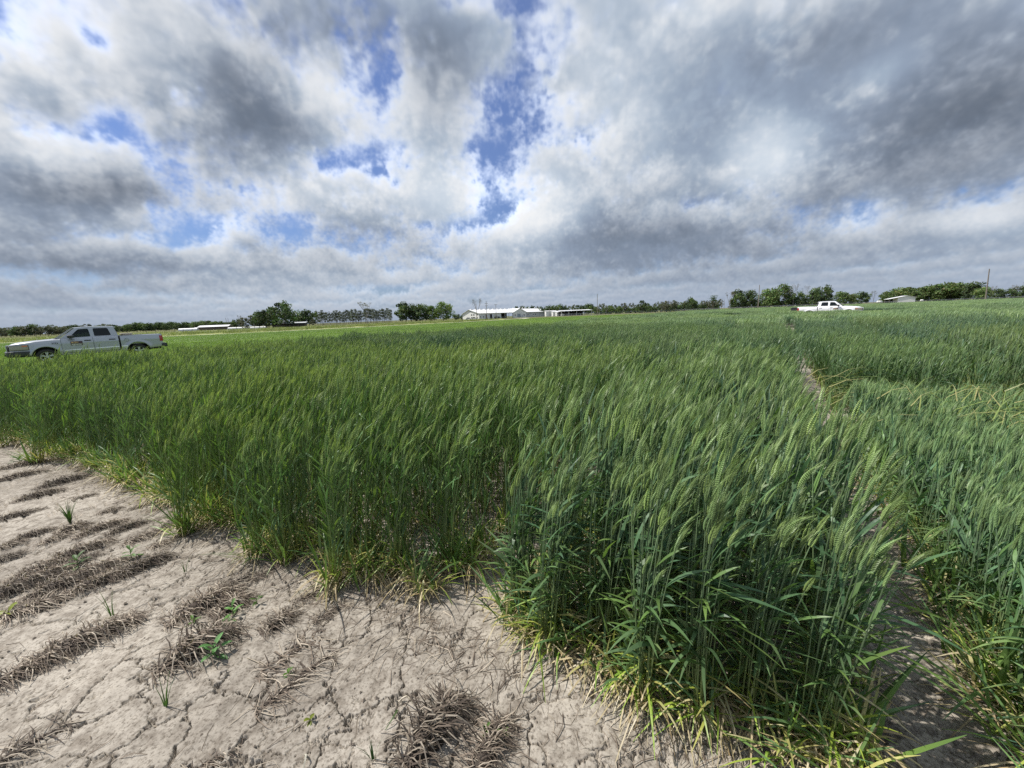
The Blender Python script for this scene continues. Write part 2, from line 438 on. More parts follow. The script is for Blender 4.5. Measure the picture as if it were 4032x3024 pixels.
def soil_mat():
    m, n, l, b = new_mat('cracked_soil')
    tc = n.new('ShaderNodeTexCoord')
    def noise(scale, detail, rough=.6):
        t = n.new('ShaderNodeTexNoise'); t.inputs['Scale'].default_value = scale
        t.inputs['Detail'].default_value = detail; t.inputs['Roughness'].default_value = rough
        l.new(tc.outputs['Object'], t.inputs['Vector']); return t
    big, mid, fin = noise(1.1, 5), noise(16, 8, .72), noise(85, 6, .7)
    def ramp(src, stops):
        r = n.new('ShaderNodeValToRGB'); l.new(src.outputs['Fac'], r.inputs['Fac'])
        e = r.color_ramp.elements
        e[0].position, e[0].color = stops[0][0], (*stops[0][1], 1)
        e[1].position, e[1].color = stops[1][0], (*stops[1][1], 1)
        for p, c in stops[2:]:
            k = e.new(p); k.color = (*c, 1)
        return r
    base = ramp(big, [(.32, (.212, .190, .162)), (.62, (.338, .308, .266))])
    crust = ramp(mid, [(.38, (.62, .59, .56)), (.56, (1.08, 1.07, 1.05))])
    speck = ramp(fin, [(.38, (.52, .50, .48)), (.50, (1.05, 1.05, 1.05))])
    def mul(a, c):
        x = n.new('ShaderNodeMix'); x.data_type = 'RGBA'; x.blend_type = 'MULTIPLY'; x.inputs['Factor'].default_value = 1
        l.new(a, x.inputs['A']); l.new(c, x.inputs['B']); return x.outputs['Result']
    l.new(mul(mul(base.outputs[0], crust.outputs[0]), speck.outputs[0]), b.inputs['Base Color'])
    b.inputs['Roughness'].default_value = .92
    b.inputs['Specular IOR Level'].default_value = .2
    ad = n.new('ShaderNodeMath'); ad.operation = 'MULTIPLY_ADD'; ad.inputs[1].default_value = .6
    l.new(mid.outputs['Fac'], ad.inputs[0]); l.new(fin.outputs['Fac'], ad.inputs[2])
    bp = n.new('ShaderNodeBump'); bp.inputs['Strength'].default_value = .35; bp.inputs['Distance'].default_value = .0025
    l.new(ad.outputs[0], bp.inputs['Height']); l.new(bp.outputs[0], b.inputs['Normal'])
    return m
M_SOIL = soil_mat()
def field_mat(name, lo, hi, s1, s2, bump=.4, lo2=None):
    m, n, l, b = new_mat(name)
    tc = n.new('ShaderNodeTexCoord')
    a = n.new('ShaderNodeTexNoise'); a.inputs['Scale'].default_value = s1; a.inputs['Detail'].default_value = 8
    c = n.new('ShaderNodeTexNoise'); c.inputs['Scale'].default_value = s2; c.inputs['Detail'].default_value = 8; c.inputs['Roughness'].default_value = .7
    for t in (a, c): l.new(tc.outputs['Object'], t.inputs['Vector'])
    ad = n.new('ShaderNodeMath'); ad.operation = 'ADD'; l.new(a.outputs['Fac'], ad.inputs[0]); l.new(c.outputs['Fac'], ad.inputs[1])
    r = n.new('ShaderNodeValToRGB'); e = r.color_ramp.elements
    mp = n.new('ShaderNodeMapRange'); mp.inputs['From Min'].default_value = .7; mp.inputs['From Max'].default_value = 1.3
    l.new(ad.outputs[0], mp.inputs['Value']); l.new(mp.outputs[0], r.inputs['Fac'])
    e[0].color = (*lo, 1); e[1].color = (*hi, 1)
    if lo2: k = e.new(.5); k.color = (*lo2, 1)
    l.new(r.outputs[0], b.inputs['Base Color']); b.inputs['Roughness'].default_value = .95; b.inputs['Specular IOR Level'].default_value = .1
    bp = n.new('ShaderNodeBump'); bp.inputs['Strength'].default_value = bump; bp.inputs['Distance'].default_value = .15
    l.new(c.outputs['Fac'], bp.inputs['Height']); l.new(bp.outputs[0], b.inputs['Normal'])
    return m
M_GROUND = field_mat('farm_ground', (.075, .085, .035), (.15, .15, .06), .02, .35)
M_CROP = field_mat('low_green_crop', (.11, .175, .04), (.165, .24, .055), .12, 2.2, .6)
M_WEEDSTRIP = field_mat('weedy_strip', (.16, .19, .06), (.31, .32, .13), .06, .8, .8)
M_ROAD = plain('pale_gravel', (.47, .44, .38), .95, var=.14, scale=1.5, bump=.3, spec=.1)

def disc(name, r0, r1, z, mat, n=96, rings=10):
    V, F = [], []
    for i in range(rings + 1):
        r = r0 * (r1 / r0) ** (i / rings)
        for k in range(n):
            t = 2 * math.pi * k / n
            V.append((r * math.cos(t), r * math.sin(t), z))
    for i in range(rings):
        for k in range(n):
            a, b_ = i * n + k, i * n + (k + 1) % n
            F.append((a, b_, b_ + n, a + n))
    F.append(tuple(range(n)))
    o = link_mesh(name, mesh_from(name, V, F, mat))
    return o
tag(disc('ground', 3.0, 9000, -.05, M_GROUND), kind='structure', label='flat farmland stretching to the horizon')

def sheet(name, poly, z, mat, label):
    bm = bmesh.new()
    vs = [bm.verts.new((x, y, z)) for x, y in poly]
    f = bm.faces.new(vs)
    bmesh.ops.recalc_face_normals(bm, faces=[f])
    if f.normal.z < 0: f.normal_flip()
    me = bpy.data.meshes.new(name); bm.to_mesh(me); bm.free()
    me.materials.append(mat)
    return tag(link_mesh(name, me), label, kind='structure')
def un_poly(P): return [tuple(un(u, n)) for u, n in P]
# soil under the plots, the light green crop beyond, the lane, the weedy strip
sheet('plot_soil', un_poly([(-6, -26), (-6, 30), (60, 70), (250, 110), (250, -38), (34, -19), (9, -15.5), (3, -17)]), -.035, M_SOIL, 'bare soil under the wheat plots')
sheet('crop_field', [(-260, 3), (-30, 9), (-14, 9.5), (-4, 24), (12, 48), (96, 206), (60, 225), (22, 212), (6, 183), (-14, 140), (-42, 103), (-62, 82), (-95, 75.5), (-260, 71)], -.027, M_CROP, 'low light green crop behind the wheat plots')
LANE = [(-300, 72.5), (-95, 75), (-62, 82), (-42, 104), (-14, 142), (6, 185), (10, 215), (4, 268)]
def ribbon(name, pts, w, z, mat, label):
    V, F = [], []
    for i, p in enumerate(pts):
        a = Vector(pts[max(0, i - 1)]); b_ = Vector(pts[min(len(pts) - 1, i + 1)])
        d = (b_ - a).normalized(); nn = Vector((-d.y, d.x)) * w / 2
        V += [(p[0] + nn.x, p[1] + nn.y, z), (p[0] - nn.x, p[1] - nn.y, z)]
    F = [(2 * i, 2 * i + 1, 2 * i + 3, 2 * i + 2) for i in range(len(pts) - 1)]
    return tag(link_mesh(name, mesh_from(name, V, F, mat)), label, kind='structure')
sheet('weedy_verge', [(-300, 74.5), (-95, 77), (-62, 84), (-42, 106), (-14, 144), (-2, 175), (-6, 262), (-40, 262), (-80, 210), (-120, 190), (-300, 165)], -.019, M_WEEDSTRIP, 'pale yellow green weeds between the lane and the far trees')
ribbon('gravel_lane', LANE, 3.2, -.009, M_ROAD, 'pale gravel lane crossing behind the light green field')
ribbon('farm_road', [(bear(2160) * 262, 262), (bear(2400) * 262, 262), (bear(2650) * 255, 255), (bear(2900) * 245, 245), (bear(3500) * 215, 215), (bear(4100) * 185, 185)], 7, -.009, M_ROAD, 'pale farm road running in front of the long wire fence')

# the cracked bare soil near the camera: a fine sheet with real cracks
def near_soil():
    az = np.concatenate([np.linspace(-63, 3, 640), np.linspace(3.25, 57, 170)])
    r = np.concatenate([.93 * (4.2 / .93) ** np.linspace(0, 1, 740), 4.2 * (16 / 4.2) ** np.linspace(.01, 1, 90)])
    A, Rr = np.meshgrid(np.radians(az), r)
    x, y = Rr * np.sin(A), Rr * np.cos(A)
    z = soil_height(x, y) * np.clip((15.5 - Rr) / 3, 0, 1) * np.clip((4.5 / Rr) ** .5, 0, 1) + .004 - .03 * np.clip((Rr - 13) / 3, 0, 1)
    V = np.stack([x, y, z], 2).reshape(-1, 3)
    nr, na = x.shape
    i = np.arange(nr * na).reshape(nr, na)
    F = np.stack([i[:-1, :-1], i[:-1, 1:], i[1:, 1:], i[1:, :-1]], 2).reshape(-1, 4)[:, ::-1]
    o = link_mesh('soil', mesh_from('soil', V, np.ascontiguousarray(F), M_SOIL, smooth=True))
    tag(o, 'pale dry cracked soil in front of the wheat', kind='structure')
near_soil()

# ------------------------------------------------------------------ dead grass mounds
M_STRAW = leaf_mat('dead_grass', trans=.12, rough=.8, tintable=False)
def blade(V, F, C, pts, w, nrm, col, taper=.25):
    """flat strip along a path"""
    b = len(V); m = len(pts)
    for i, p in enumerate(pts):
        t = i / (m - 1)
        d = (pts[min(m - 1, i + 1)] - pts[max(0, i - 1)]).normalized()
        s = d.cross(nrm)
        if s.length < 1e-3: s = d.orthogonal()
        s = s.normalized() * (w * .5 * (1 - (1 - taper) * t))
        V.append(p + s); V.append(p - s); C.append(col); C.append(col)
    for i in range(m - 1):
        k = b + 2 * i
        F.append((k, k + 1, k + 3, k + 2))
def straw_colour(r):
    k = r.random()
    base = (.150, .118, .09) if k < .42 else (.34, .29, .23) if k < .66 else (.075, .057, .044)
    g = r.uniform(.8, 1.2)
    return tuple(c * g for c in base)
def dead_mound(seed, length, height, n):
    """matted straw combed over a low ridge; ridge runs along local x"""
    r = random.Random(seed); V, F, C = [], [], []
    for k in range(n):
        t = r.uniform(-.5, .5); x = t * length
        env = max(.15, 1 - (2 * abs(t)) ** 2.2)
        side = -1 if r.random() < .68 else 1
        a = r.gauss(0, .45) + (math.pi / 2 if side > 0 else -math.pi / 2) + (.5 if side < 0 else -.2)
        L = r.uniform(.06, .16) * (.6 + .4 * env)
        h = height * env * r.uniform(.45, 1.1)
        y = r.gauss(0, .018)
        d = Vector((math.cos(a), math.sin(a), 0)); p0 = Vector((x, y, .004))
        pts = []
        wob = Vector((r.gauss(0, .012), r.gauss(0, .012), 0))
        m = 5
        for i in range(m):
            s = i / (m - 1)
            z = h * (1 - (1.7 * s - .62) ** 2 * 1.25) if s < .97 else 0
            pts.append(p0 + d * (L * s) + wob * math.sin(s * 3.1) + Vector((0, 0, max(.003, z) + (r.random() * .004))))
        blade(V, F, C, pts, r.uniform(.003, .0062), Vector((r.gauss(0, .3), r.gauss(0, .3), 1)), straw_colour(r), .4)
    # near-black brown core the straw hangs over
    b = len(V); g = 12
    for i in range(g + 1):
        t = i / g - .5; env = max(0, 1 - (2 * abs(t)) ** 2)
        for j in range(6):
            q = j / 5 * math.pi
            V.append(Vector((t * length * .92, math.cos(q) * (.008 + .62 * height * env) + r.gauss(0, .003), max(-.006, math.sin(q) * height * .8 * env + r.gauss(0, .003)) - .003)))
            C.append((.045, .035, .027))
    for i in range(g):
        for j in range(5):
            k = b + i * 6 + j
            F.append((k, k + 1, k + 7, k + 6))
    return mesh_from('dead_grass_mound', V, F, M_STRAW, cols=np.array(C))
MOUNDS = [dead_mound(100 + i, L, h, n) for i, (L, h, n) in enumerate(
    [(.26, .072, 270), (.34, .062, 280), (.20, .055, 190), (.42, .062, 330), (.24, .036, 160), (.5, .045, 330), (.3, .022, 120), (.36, .018, 100)])]
ROW_ANGLE = math.atan2(U2[1], U2[0])
def ground_at(px, py, z=0.0):
    c, s = (px - 2016) / 1519, (1512 - py) / 1519
    d = RI * c + UP * s + FW
    t = (z - EYE) / d.z
    return t * d.x, t * d.y
MOUND_LIST = [  # photo bearing, mesh, size, label (None: shares its row's label)
 (775,2570,0,1.15,'matted dead grass mound beside the broad-leaved green weed'),
 (800,2385,1,.95,'longest of the three dead grass mounds up the row from the broad-leaved weed'),
 (905,2392,2,.9,'small dead grass mound just right of the long mound by the green weed'),
 (1090,2462,2,.8,'low crumpled dead grass mound nearest the gap in the wheat'),
 (1110,2600,6,1.0,'flat sprawl of dead straw on the cracked soil below the low crumpled mound'),
 (1165,2690,7,.9,'thin fan of dead straw lying furthest out on the smooth cracked soil'),
 (330,2530,3,.95,'long dead grass ridge ending in a curled top near the left edge'),
 (95,2650,5,.85,'flattened dead grass mat at the left edge below the long ridge'),
 (1700,2890,0,1.1,'thick dead grass mound near the bottom edge of the cracked soil'),
 (1915,2965,1,.75,'dead grass mound with small green seedlings beside the front wheat plot'),
 (800,3015,6,.6,'small dead grass wisp cut by the bottom edge'),
 (40,2985,7,.9,'dead grass tuft in the bottom left corner'),
 (75,1836,5,.9,'wide dead grass mat closest to the far left wheat edge'),
 (245,1900,3,.9,'tall dark dead grass heap near the left wheat edge'),
 (278,2085,2,.9,'dead grass tuft with green grass sprouting out of its top'),
 (120,2400,4,1.0,'dead grass strip with a yellow green seedling at the left edge'),
]
MOUND_ROWS = [(60,1880,5),(150,1955,3),(330,1960,4),(40,2040,5),(430,2015,4),(127,2110,3),(215,2125,4),(20,2155,4),(395,2085,3),(500,2083,1),(556,2122,4),(304,2180,3),(22,2200,4),(158,2245,3),(304,2216,4),(345,2262,3),(120,2295,3),(225,2252,4),(55,2330,3),(253,2304,3),(205,2374,4),(385,2300,1),(478,2252,4),(557,2238,1),(604,2205,4),(636,2146,4),(704,2050,6),(760,2062,6),(557,1996,6),(658,2076,6),(734,2100,6),(1036,2262,6),(886,2318,7),(520,1930,6),(330,1850,6),(150,1780,6),(420,1890,7),(640,2000,7),(1250,2330,7),(1290,2420,6)]
for px, py, k, s, lab in MOUND_LIST:
    x, y = ground_at(px, py)
    o = link_mesh('dead_grass_mound', MOUNDS[k])
    o.location = (x, y, float(soil_height(np.array([x]), np.array([y]))[0]) * .5 + .003)
    o.rotation_euler = (0, 0, ROW_ANGLE - math.pi * 0 + rnd.uniform(-.12, .12)); o.scale = (s, s, s)
    tag(o, lab, 'dead grass', 'dead grass mounds on the bare soil')
for px, py, k in MOUND_ROWS:
    x, y = ground_at(px, py)
    o = link_mesh('dead_grass_mound', MOUNDS[k])
    s = rnd.uniform(.6, .95)
    o.location = (x, y, .004); o.rotation_euler = (0, 0, ROW_ANGLE + rnd.uniform(-.15, .15)); o.scale = (s * .9, s * .8, s * .9)
    near = py > 2000
    tag(o, 'low grey brown dead grass mound in the parallel rows on the left soil' if k < 6 else 'thin flattened dead straw patch lying along the wheat edge', 'dead grass',
        'dead grass mounds in rows' if k < 6 else 'flat straw patches by the wheat edge')

# loose straw and root litter, too many to count
def litter():
    r = random.Random(5); V, F, C = [], [], []
    for k in range(5200):
        q = r.random()
        if q < .30:      # along the old drill rows on the left
            n = -2.0 - .19 * r.randrange(0, 46) + r.gauss(0, .03); u = -.55 + .1 * (n + 2) - abs(r.gauss(0, 1.1)); ang = ROW_ANGLE + r.gauss(0, .7)
        elif q < .85:    # at the plot ends
            n = r.uniform(-9, -.2); u = -.42 + .1 * (n + .3) - abs(r.gauss(0, .16)) + .04; ang = ROW_ANGLE + math.pi + r.gauss(0, .8)
        else:            # in the alley
            n = r.uniform(-.35, .2); u = r.uniform(-.6, 4.2); ang = r.uniform(0, 6.3)
        x, y = un(u, n)
        L = r.uniform(.03, .13)
        d = Vector((math.cos(ang), math.sin(ang), 0)); c = Vector((-d.y, d.x, 0)) * r.gauss(0, .12) * L
        p = Vector((x, y, .006)); z1 = r.uniform(0, .012)
        blade(V, F, C, [p, p + d * L * .5 + c + Vector((0, 0, z1)), p + d * L], r.uniform(.0018, .0042), Vector((r.gauss(0, .5), r.gauss(0, .5), 1)), straw_colour(r), .6)
    o = link_mesh('straw_litter', mesh_from('straw_litter', V, F, M_STRAW, cols=np.array(C)))
    tag(o, 'loose grey straw and root bits scattered on the soil at the wheat edge', 'straw', kind='stuff')
litter()
def clods():
    r = random.Random(6); V, F = [], []
    for k in range(900):
        u = r.uniform(-2.3, -.4); n = r.uniform(-4.5, -.3)
        x, y = un(u, n); s = abs(r.gauss(0, .004)) + .0025
        b = len(V)
        for dx, dy, dz in ((1, 0, 0), (-1, .1, 0), (0, 1, 0), (.1, -1, 0), (0, 0, .8), (0, 0, -.6)):
            V.append((x + dx * s * r.uniform(.7, 1.3), y + dy * s * r.uniform(.7, 1.3), .006 + dz * s))
        for f in ((0, 2, 4), (2, 1, 4), (1, 3, 4), (3, 0, 4), (2, 0, 5), (1, 2, 5), (3, 1, 5), (0, 3, 5)):
            F.append(tuple(b + i for i in f))
    o = link_mesh('soil_clods', mesh_from('soil_clods', V, F, plain('clod_soil', (.17, .14, .11), .95, var=.3, scale=40)))
    tag(o, 'small dark soil crumbs scattered over the cracked soil', 'soil crumbs', kind='stuff')
clods()

# ------------------------------------------------------------------ small weeds
M_WEED = leaf_mat('weed_leaf', trans=.3, rough=.55, tintable=False)
def grass_weed(name, seed, n, L, up, col, w=.006):
    r = random.Random(seed); V, F, C = [], [], []
    for k in range(n):
        a = r.uniform(0, 6.28); d = Vector((math.cos(a), math.sin(a), 0)); l = L * r.uniform(.5, 1.1); lean = r.uniform(.15, 1 - up * .6)
        pts = [Vector((0, 0, 0)) + d * (.006 + lean * l * s ** 1.6) + Vector((0, 0, l * (s - .45 * lean * s * s))) for s in (0, .25, .5, .75, 1)]
        g = r.uniform(.75, 1.25)
        blade(V, F, C, pts, w * r.uniform(.7, 1.2), Vector((-d.y, d.x, 0)).cross(Vector((0, 0, 1))) + Vector((0, 0, .3)), tuple(c * g for c in col), .12)
    return mesh_from(name, V, F, M_WEED, cols=np.array(C))
def leaf_blade(V, F, C, base, d, L, w, lift, droop, col):
    """pointed leaf with a fold along its midrib"""
    b = len(V); sd = Vector((-d.y, d.x, 0)); m = 6
    for i in range(m + 1):
        s = i / m
        p = base + d * L * s + Vector((0, 0, lift * L * s - droop * L * s * s))
        ww = w * math.sin(math.pi * (s * .93 + .05)) ** .8 * .5
        V += [p + sd * ww + Vector((0, 0, ww * .35)), p, p - sd * ww + Vector((0, 0, ww * .35))]; C += [col] * 3
    for i in range(m):
        k = b + 3 * i
        F += [(k, k + 1, k + 4, k + 3), (k + 1, k + 2, k + 5, k + 4)]
def broad_weed(name, seed, n, L, w, col, stem=.05):
    r = random.Random(seed); V, F, C = [], [], []
    for i in range(4):   # stem
        t = 2 * math.pi * i / 4
        V += [Vector((.002 * math.cos(t), .002 * math.sin(t), 0)), Vector((.0012 * math.cos(t), .0012 * math.sin(t), stem))]; C += [col, col]
    for i in range(4): F.append((2 * i, 2 * ((i + 1) % 4), 2 * ((i + 1) % 4) + 1, 2 * i + 1))
    for k in range(n):
        a = k * 2.4 + r.gauss(0, .2); d = Vector((math.cos(a), math.sin(a), 0)); t = k / max(1, n - 1)
        g = r.uniform(.8, 1.2)
        leaf_blade(V, F, C, Vector((0, 0, stem * (.15 + .85 * t))), d, L * (1 - .35 * t) * r.uniform(.8, 1.1), w, .25 + .8 * t, .45, tuple(c * g for c in col))
    return mesh_from(name, V, F, M_WEED, cols=np.array(C))
G1, G2, G3 = (.075, .15, .035), (.10, .20, .03), (.20, .24, .03)
WEEDS = [
 (278,2062,grass_weed('grass_tuft',1,34,.22,.9,G1,.008),'bushy green grass tuft growing on a dead grass mound at left'),
 (443,2428,grass_weed('grass_tuft',2,5,.15,1,G1,.007),'lone upright green grass blade on smooth soil between mound rows'),
 (655,2790,grass_weed('grass_tuft',3,7,.14,.9,G1,.005),'thin dark green grass sprout with splayed blades on cracked soil'),
 (851,2600,broad_weed('broadleaf_weed',4,9,.075,.022,(.10,.22,.07),.07),'pointed broad-leaved green weed against the matted grass mound'),
 (921,2430,broad_weed('broadleaf_weed',5,6,.06,.015,(.10,.22,.05),.06),'small green seedling between the upper two dead grass mounds'),
 (1013,2380,broad_weed('broadleaf_weed',6,5,.04,.012,G2,.035),'tiny green seedling right of the upper dead grass mounds'),
 (765,2462,broad_weed('broadleaf_weed',7,6,.05,.013,G2,.03),'little pale green seedling left of the middle dead grass mound'),
 (905,2465,broad_weed('broadleaf_weed',16,7,.045,.014,(.10,.20,.05),.02),'low leafy seedling just under the small dead grass mound'),
 (1139,2668,broad_weed('broadleaf_weed',8,5,.035,.012,G2,.025),'tiny green seedling in the flat straw sprawl'),
 (1222,2842,broad_weed('broadleaf_weed',9,4,.028,.014,G3,.012),'yellowish seedling alone on the smooth cracked soil'),
 (38,2425,broad_weed('broadleaf_weed',10,6,.07,.02,G3,.03),'yellow green seedling at the left edge of the picture'),
 (519,2200,broad_weed('broadleaf_weed',11,7,.07,.018,(.09,.17,.04),.06),'green weed on the bare strip below the dead grass rows'),
 (310,2235,broad_weed('broadleaf_weed',12,7,.08,.02,(.09,.16,.05),.06),'dull green weed among the left dead grass rows'),
 (1471,3000,grass_weed('grass_tuft',13,7,.11,1,(.05,.11,.03),.006),'dark green grass sprout at the bottom edge left of the thick mound'),
 (1918,2895,broad_weed('broadleaf_weed',14,6,.03,.012,G2,.02),'left one of two seedlings on the mound beside the front plot'),
 (1978,2907,broad_weed('broadleaf_weed',15,7,.032,.012,G2,.02),'right one of two seedlings on the mound beside the front plot'),
 (730,2255,grass_weed('grass_tuft',17,4,.10,.9,G1,.005),'sparse green grass sprig below the wheat at middle left'),
 (80,1825,broad_weed('broadleaf_weed',18,9,.12,.03,(.11,.18,.06),.05),'pale green weed on the wide dead grass mat at far left'),
]
for px, py, me, lab in WEEDS:
    x, y = ground_at(px, py)
    o = link_mesh(me.name.split('.')[0], me); o.location = (x, y, .003); o.rotation_euler = (0, 0, rnd.uniform(0, 6))
    tag(o, lab, 'weed')
# a snapped wheat leaf and a dry white stalk lying on the cracked soil
def fallen(name, px, py, ang, L, w, col, lab, cat):
    x, y = ground_at(px, py); V, F, C = [], [], []
    d = Vector((math.cos(ang), math.sin(ang), 0)); s = Vector((-d.y, d.x, 0))
    pts = [d * (L * t) + s * (.18 * L * math.sin(t * 3)) + Vector((0, 0, .004 + .02 * math.sin(t * 3.1))) for t in (0, .25, .5, .75, 1)]
    blade(V, F, C, pts, w, Vector((.3, .2, 1)), col, .35)
    o = link_mesh(name, mesh_from(name, V, F, M_WEED, cols=np.array(C))); o.location = (x, y, .002)
    tag(o, lab, cat)
fallen('fallen_leaf', 1565, 2800, -1.9, .075, .009, (.10, .15, .06), 'limp green wheat leaf dropped on the cracked soil', 'leaf')
fallen('straw_stalk', 1570, 2766, -.25, .06, .006, (.62, .56, .46), 'bright dry straw stalk beside the limp green leaf', 'straw')
fallen('straw_stalk', 1200, 2975, -1.2, .05, .008, (.66, .62, .55), 'short white straw stalk near the bottom edge of the cracked soil', 'straw')

# ------------------------------------------------------------------ wheat
M_WHEAT = leaf_mat('wheat', trans=.30, rough=.42)
WIND = math.radians(8)                       # stalks lean this way (from +X)
C_STEM_HI, C_STEM_LO = (.158, .230, .120), (.235, .285, .078)
C_LEAF = [(.070, .142, .062), (.088, .163, .076), (.064, .130, .068), (.108, .188, .060)]
C_YEL = [(.30, .36, .06), (.22, .32, .05), (.38, .36, .12), (.17, .28, .045)]
C_TAN = [(.42, .34, .19), (.30, .22, .12), (.50, .43, .28)]
C_EAR, C_EAR_Y, C_AWN = (.165, .255, .105), (.25, .33, .10), (.215, .295, .115)

def lerp(a, b, t): return tuple(x + (y - x) * t for x, y in zip(a, b))
def stalk_path(r, h, lean, bend, n):
    """stem centre line leaning along +x; the ear nods on at the end"""
    pts = []
    ly = r.gauss(0, .02)
    for i in range(n + 1):
        s = i / n
        pts.append(Vector((lean * s ** 2.1 * h, ly * s * s, h * (s - .22 * lean * lean * s ** 3))))
    return pts
def stem_part(r, pts, rad, sides):
    V, F, C = [], [], []
    m = len(pts)
    for i, p in enumerate(pts):
        s = i / (m - 1); q = rad * (1.12 - .42 * s)
        for k in range(sides):
            t = 2 * math.pi * k / sides
            V.append(p + Vector((q * math.cos(t), q * math.sin(t), 0)))
            C.append(lerp((.26, .25, .085), lerp(C_STEM_LO, C_STEM_HI, min(1, s * 1.6)), min(1, s * 4)))
    for i in range(m - 1):
        for k in range(sides):
            a = i * sides + k; b_ = i * sides + (k + 1) % sides
            F.append((a, b_, b_ + sides, a + sides))
    return V, F, C
def leaf_part(r, p, az, L, w, rise, droop, c0, c1, segs=6, twist=0.0, blow=.10):
    V, F, C = [], [], []
    d = Vector((math.cos(az), math.sin(az), 0)); sd = Vector((-d.y, d.x, 0))
    pts = []
    for i in range(segs + 1):
        s = i / segs
        pts.append(p + d * (L * (s * math.cos(rise) + .35 * droop * s * s)) + Vector((blow * L * s * s, 0, L * (s * math.sin(rise) - droop * s * s * 1.0))))
    for i in range(segs + 1):
        s = i / segs
        ww = w * .5 * min(1, .55 + 2.2 * s) * (1 - s ** 3) + .0006
        tw = twist * s
        dd = (pts[min(segs, i + 1)] - pts[max(0, i - 1)]).normalized()
        s2 = (sd * math.cos(tw) + dd.cross(sd) * math.sin(tw))
        V += [pts[i] + s2 * ww, pts[i] - s2 * ww]
        c = lerp(c0, c1, s); C += [c, c]
    for i in range(segs):
        k = 2 * i; F.append((k, k + 1, k + 3, k + 2))
    return V, F, C
def ear_part(r, p, d, L, nod, fine, yellow):
    """two ranks of overlapping spikelets on a nodding axis, with awns sweeping forward"""
    V, F, C = [], [], []
    n = 13 if fine else 7
    axis = []; q = p.copy(); dd = d.copy()
    for i in range(n + 1):
        axis.append((q.copy(), dd.copy()))
        q = q + dd * (L / n)
        dd = (dd + Vector((nod / n, r.gauss(0, .012), -nod * .55 / n))).normalized()
    side0 = Vector((r.gauss(0, 1), r.gauss(0, 1), 0)); side0 = (side0 - d * side0.dot(d)).normalized()
    base = lerp(C_EAR, C_EAR_Y, yellow)
    for i in range(n):
        q, dd = axis[i]
        env = (.62 + .55 * math.sin(math.pi * min(1, (i + .8) / n)) ** .7) * (1 - .35 * (i / n) ** 2)
        sd = (side0 - dd * side0.dot(dd)).normalized(); up = dd.cross(sd)
        for sgn in (-1, 1):
            off = (L / n) * (.5 if sgn > 0 else 0)
            c = q + dd * (off + L / n * .25) + sd * (sgn * .0040 * env)
            l_, w_, t_ = L / n * 1.25, r.uniform(.0054, .0066) * env, .0064 * env
            b = len(V)
            g = r.uniform(.82, 1.2); hi = tuple(min(1, x * g * 1.10) for x in base); lo = tuple(x * g * .85 for x in base)
            V += [c - dd * l_ * .35, c + sd * sgn * w_ + dd * l_ * .15, c + up * t_, c - sd * sgn * w_ * .5, c - up * t_, c + dd * l_ * .78 + sd * sgn * w_ * .7]
            C += [lo, hi, base, base, base, hi]
            for f in ((0, 2, 1), (0, 3, 2), (0, 4, 3), (0, 1, 4), (5, 1, 2), (5, 2, 3), (5, 3, 4), (5, 4, 1)):
                F.append(tuple(b + k for k in f))
            if fine or i % 2 == 0:       # awn
                tip = c + dd * r.uniform(.045, .07) + sd * sgn * r.uniform(.006, .016) + Vector((.014, r.gauss(0, .004), r.gauss(.0, .006)))
                a0 = c + dd * l_ * .6
                aw = .0008 if fine else .0009
                b = len(V); V += [a0 + up * aw, a0 - up * aw, tip]; C += [C_AWN, C_AWN, C_AWN]; F.append((b, b + 1, b + 2))
    # awns at the tip
    q, dd = axis[-1]
    for k in range(5 if fine else 3):
        tip = q + dd * r.uniform(.05, .075) + Vector((r.gauss(.008, .006), r.gauss(0, .009), r.gauss(0, .008)))
        sd = dd.orthogonal().normalized() * (.0005 if fine else .0009); b = len(V)
        V += [q + sd, q - sd, tip]; C += [C_AWN] * 3; F.append((b, b + 1, b + 2))
    return V, F, C
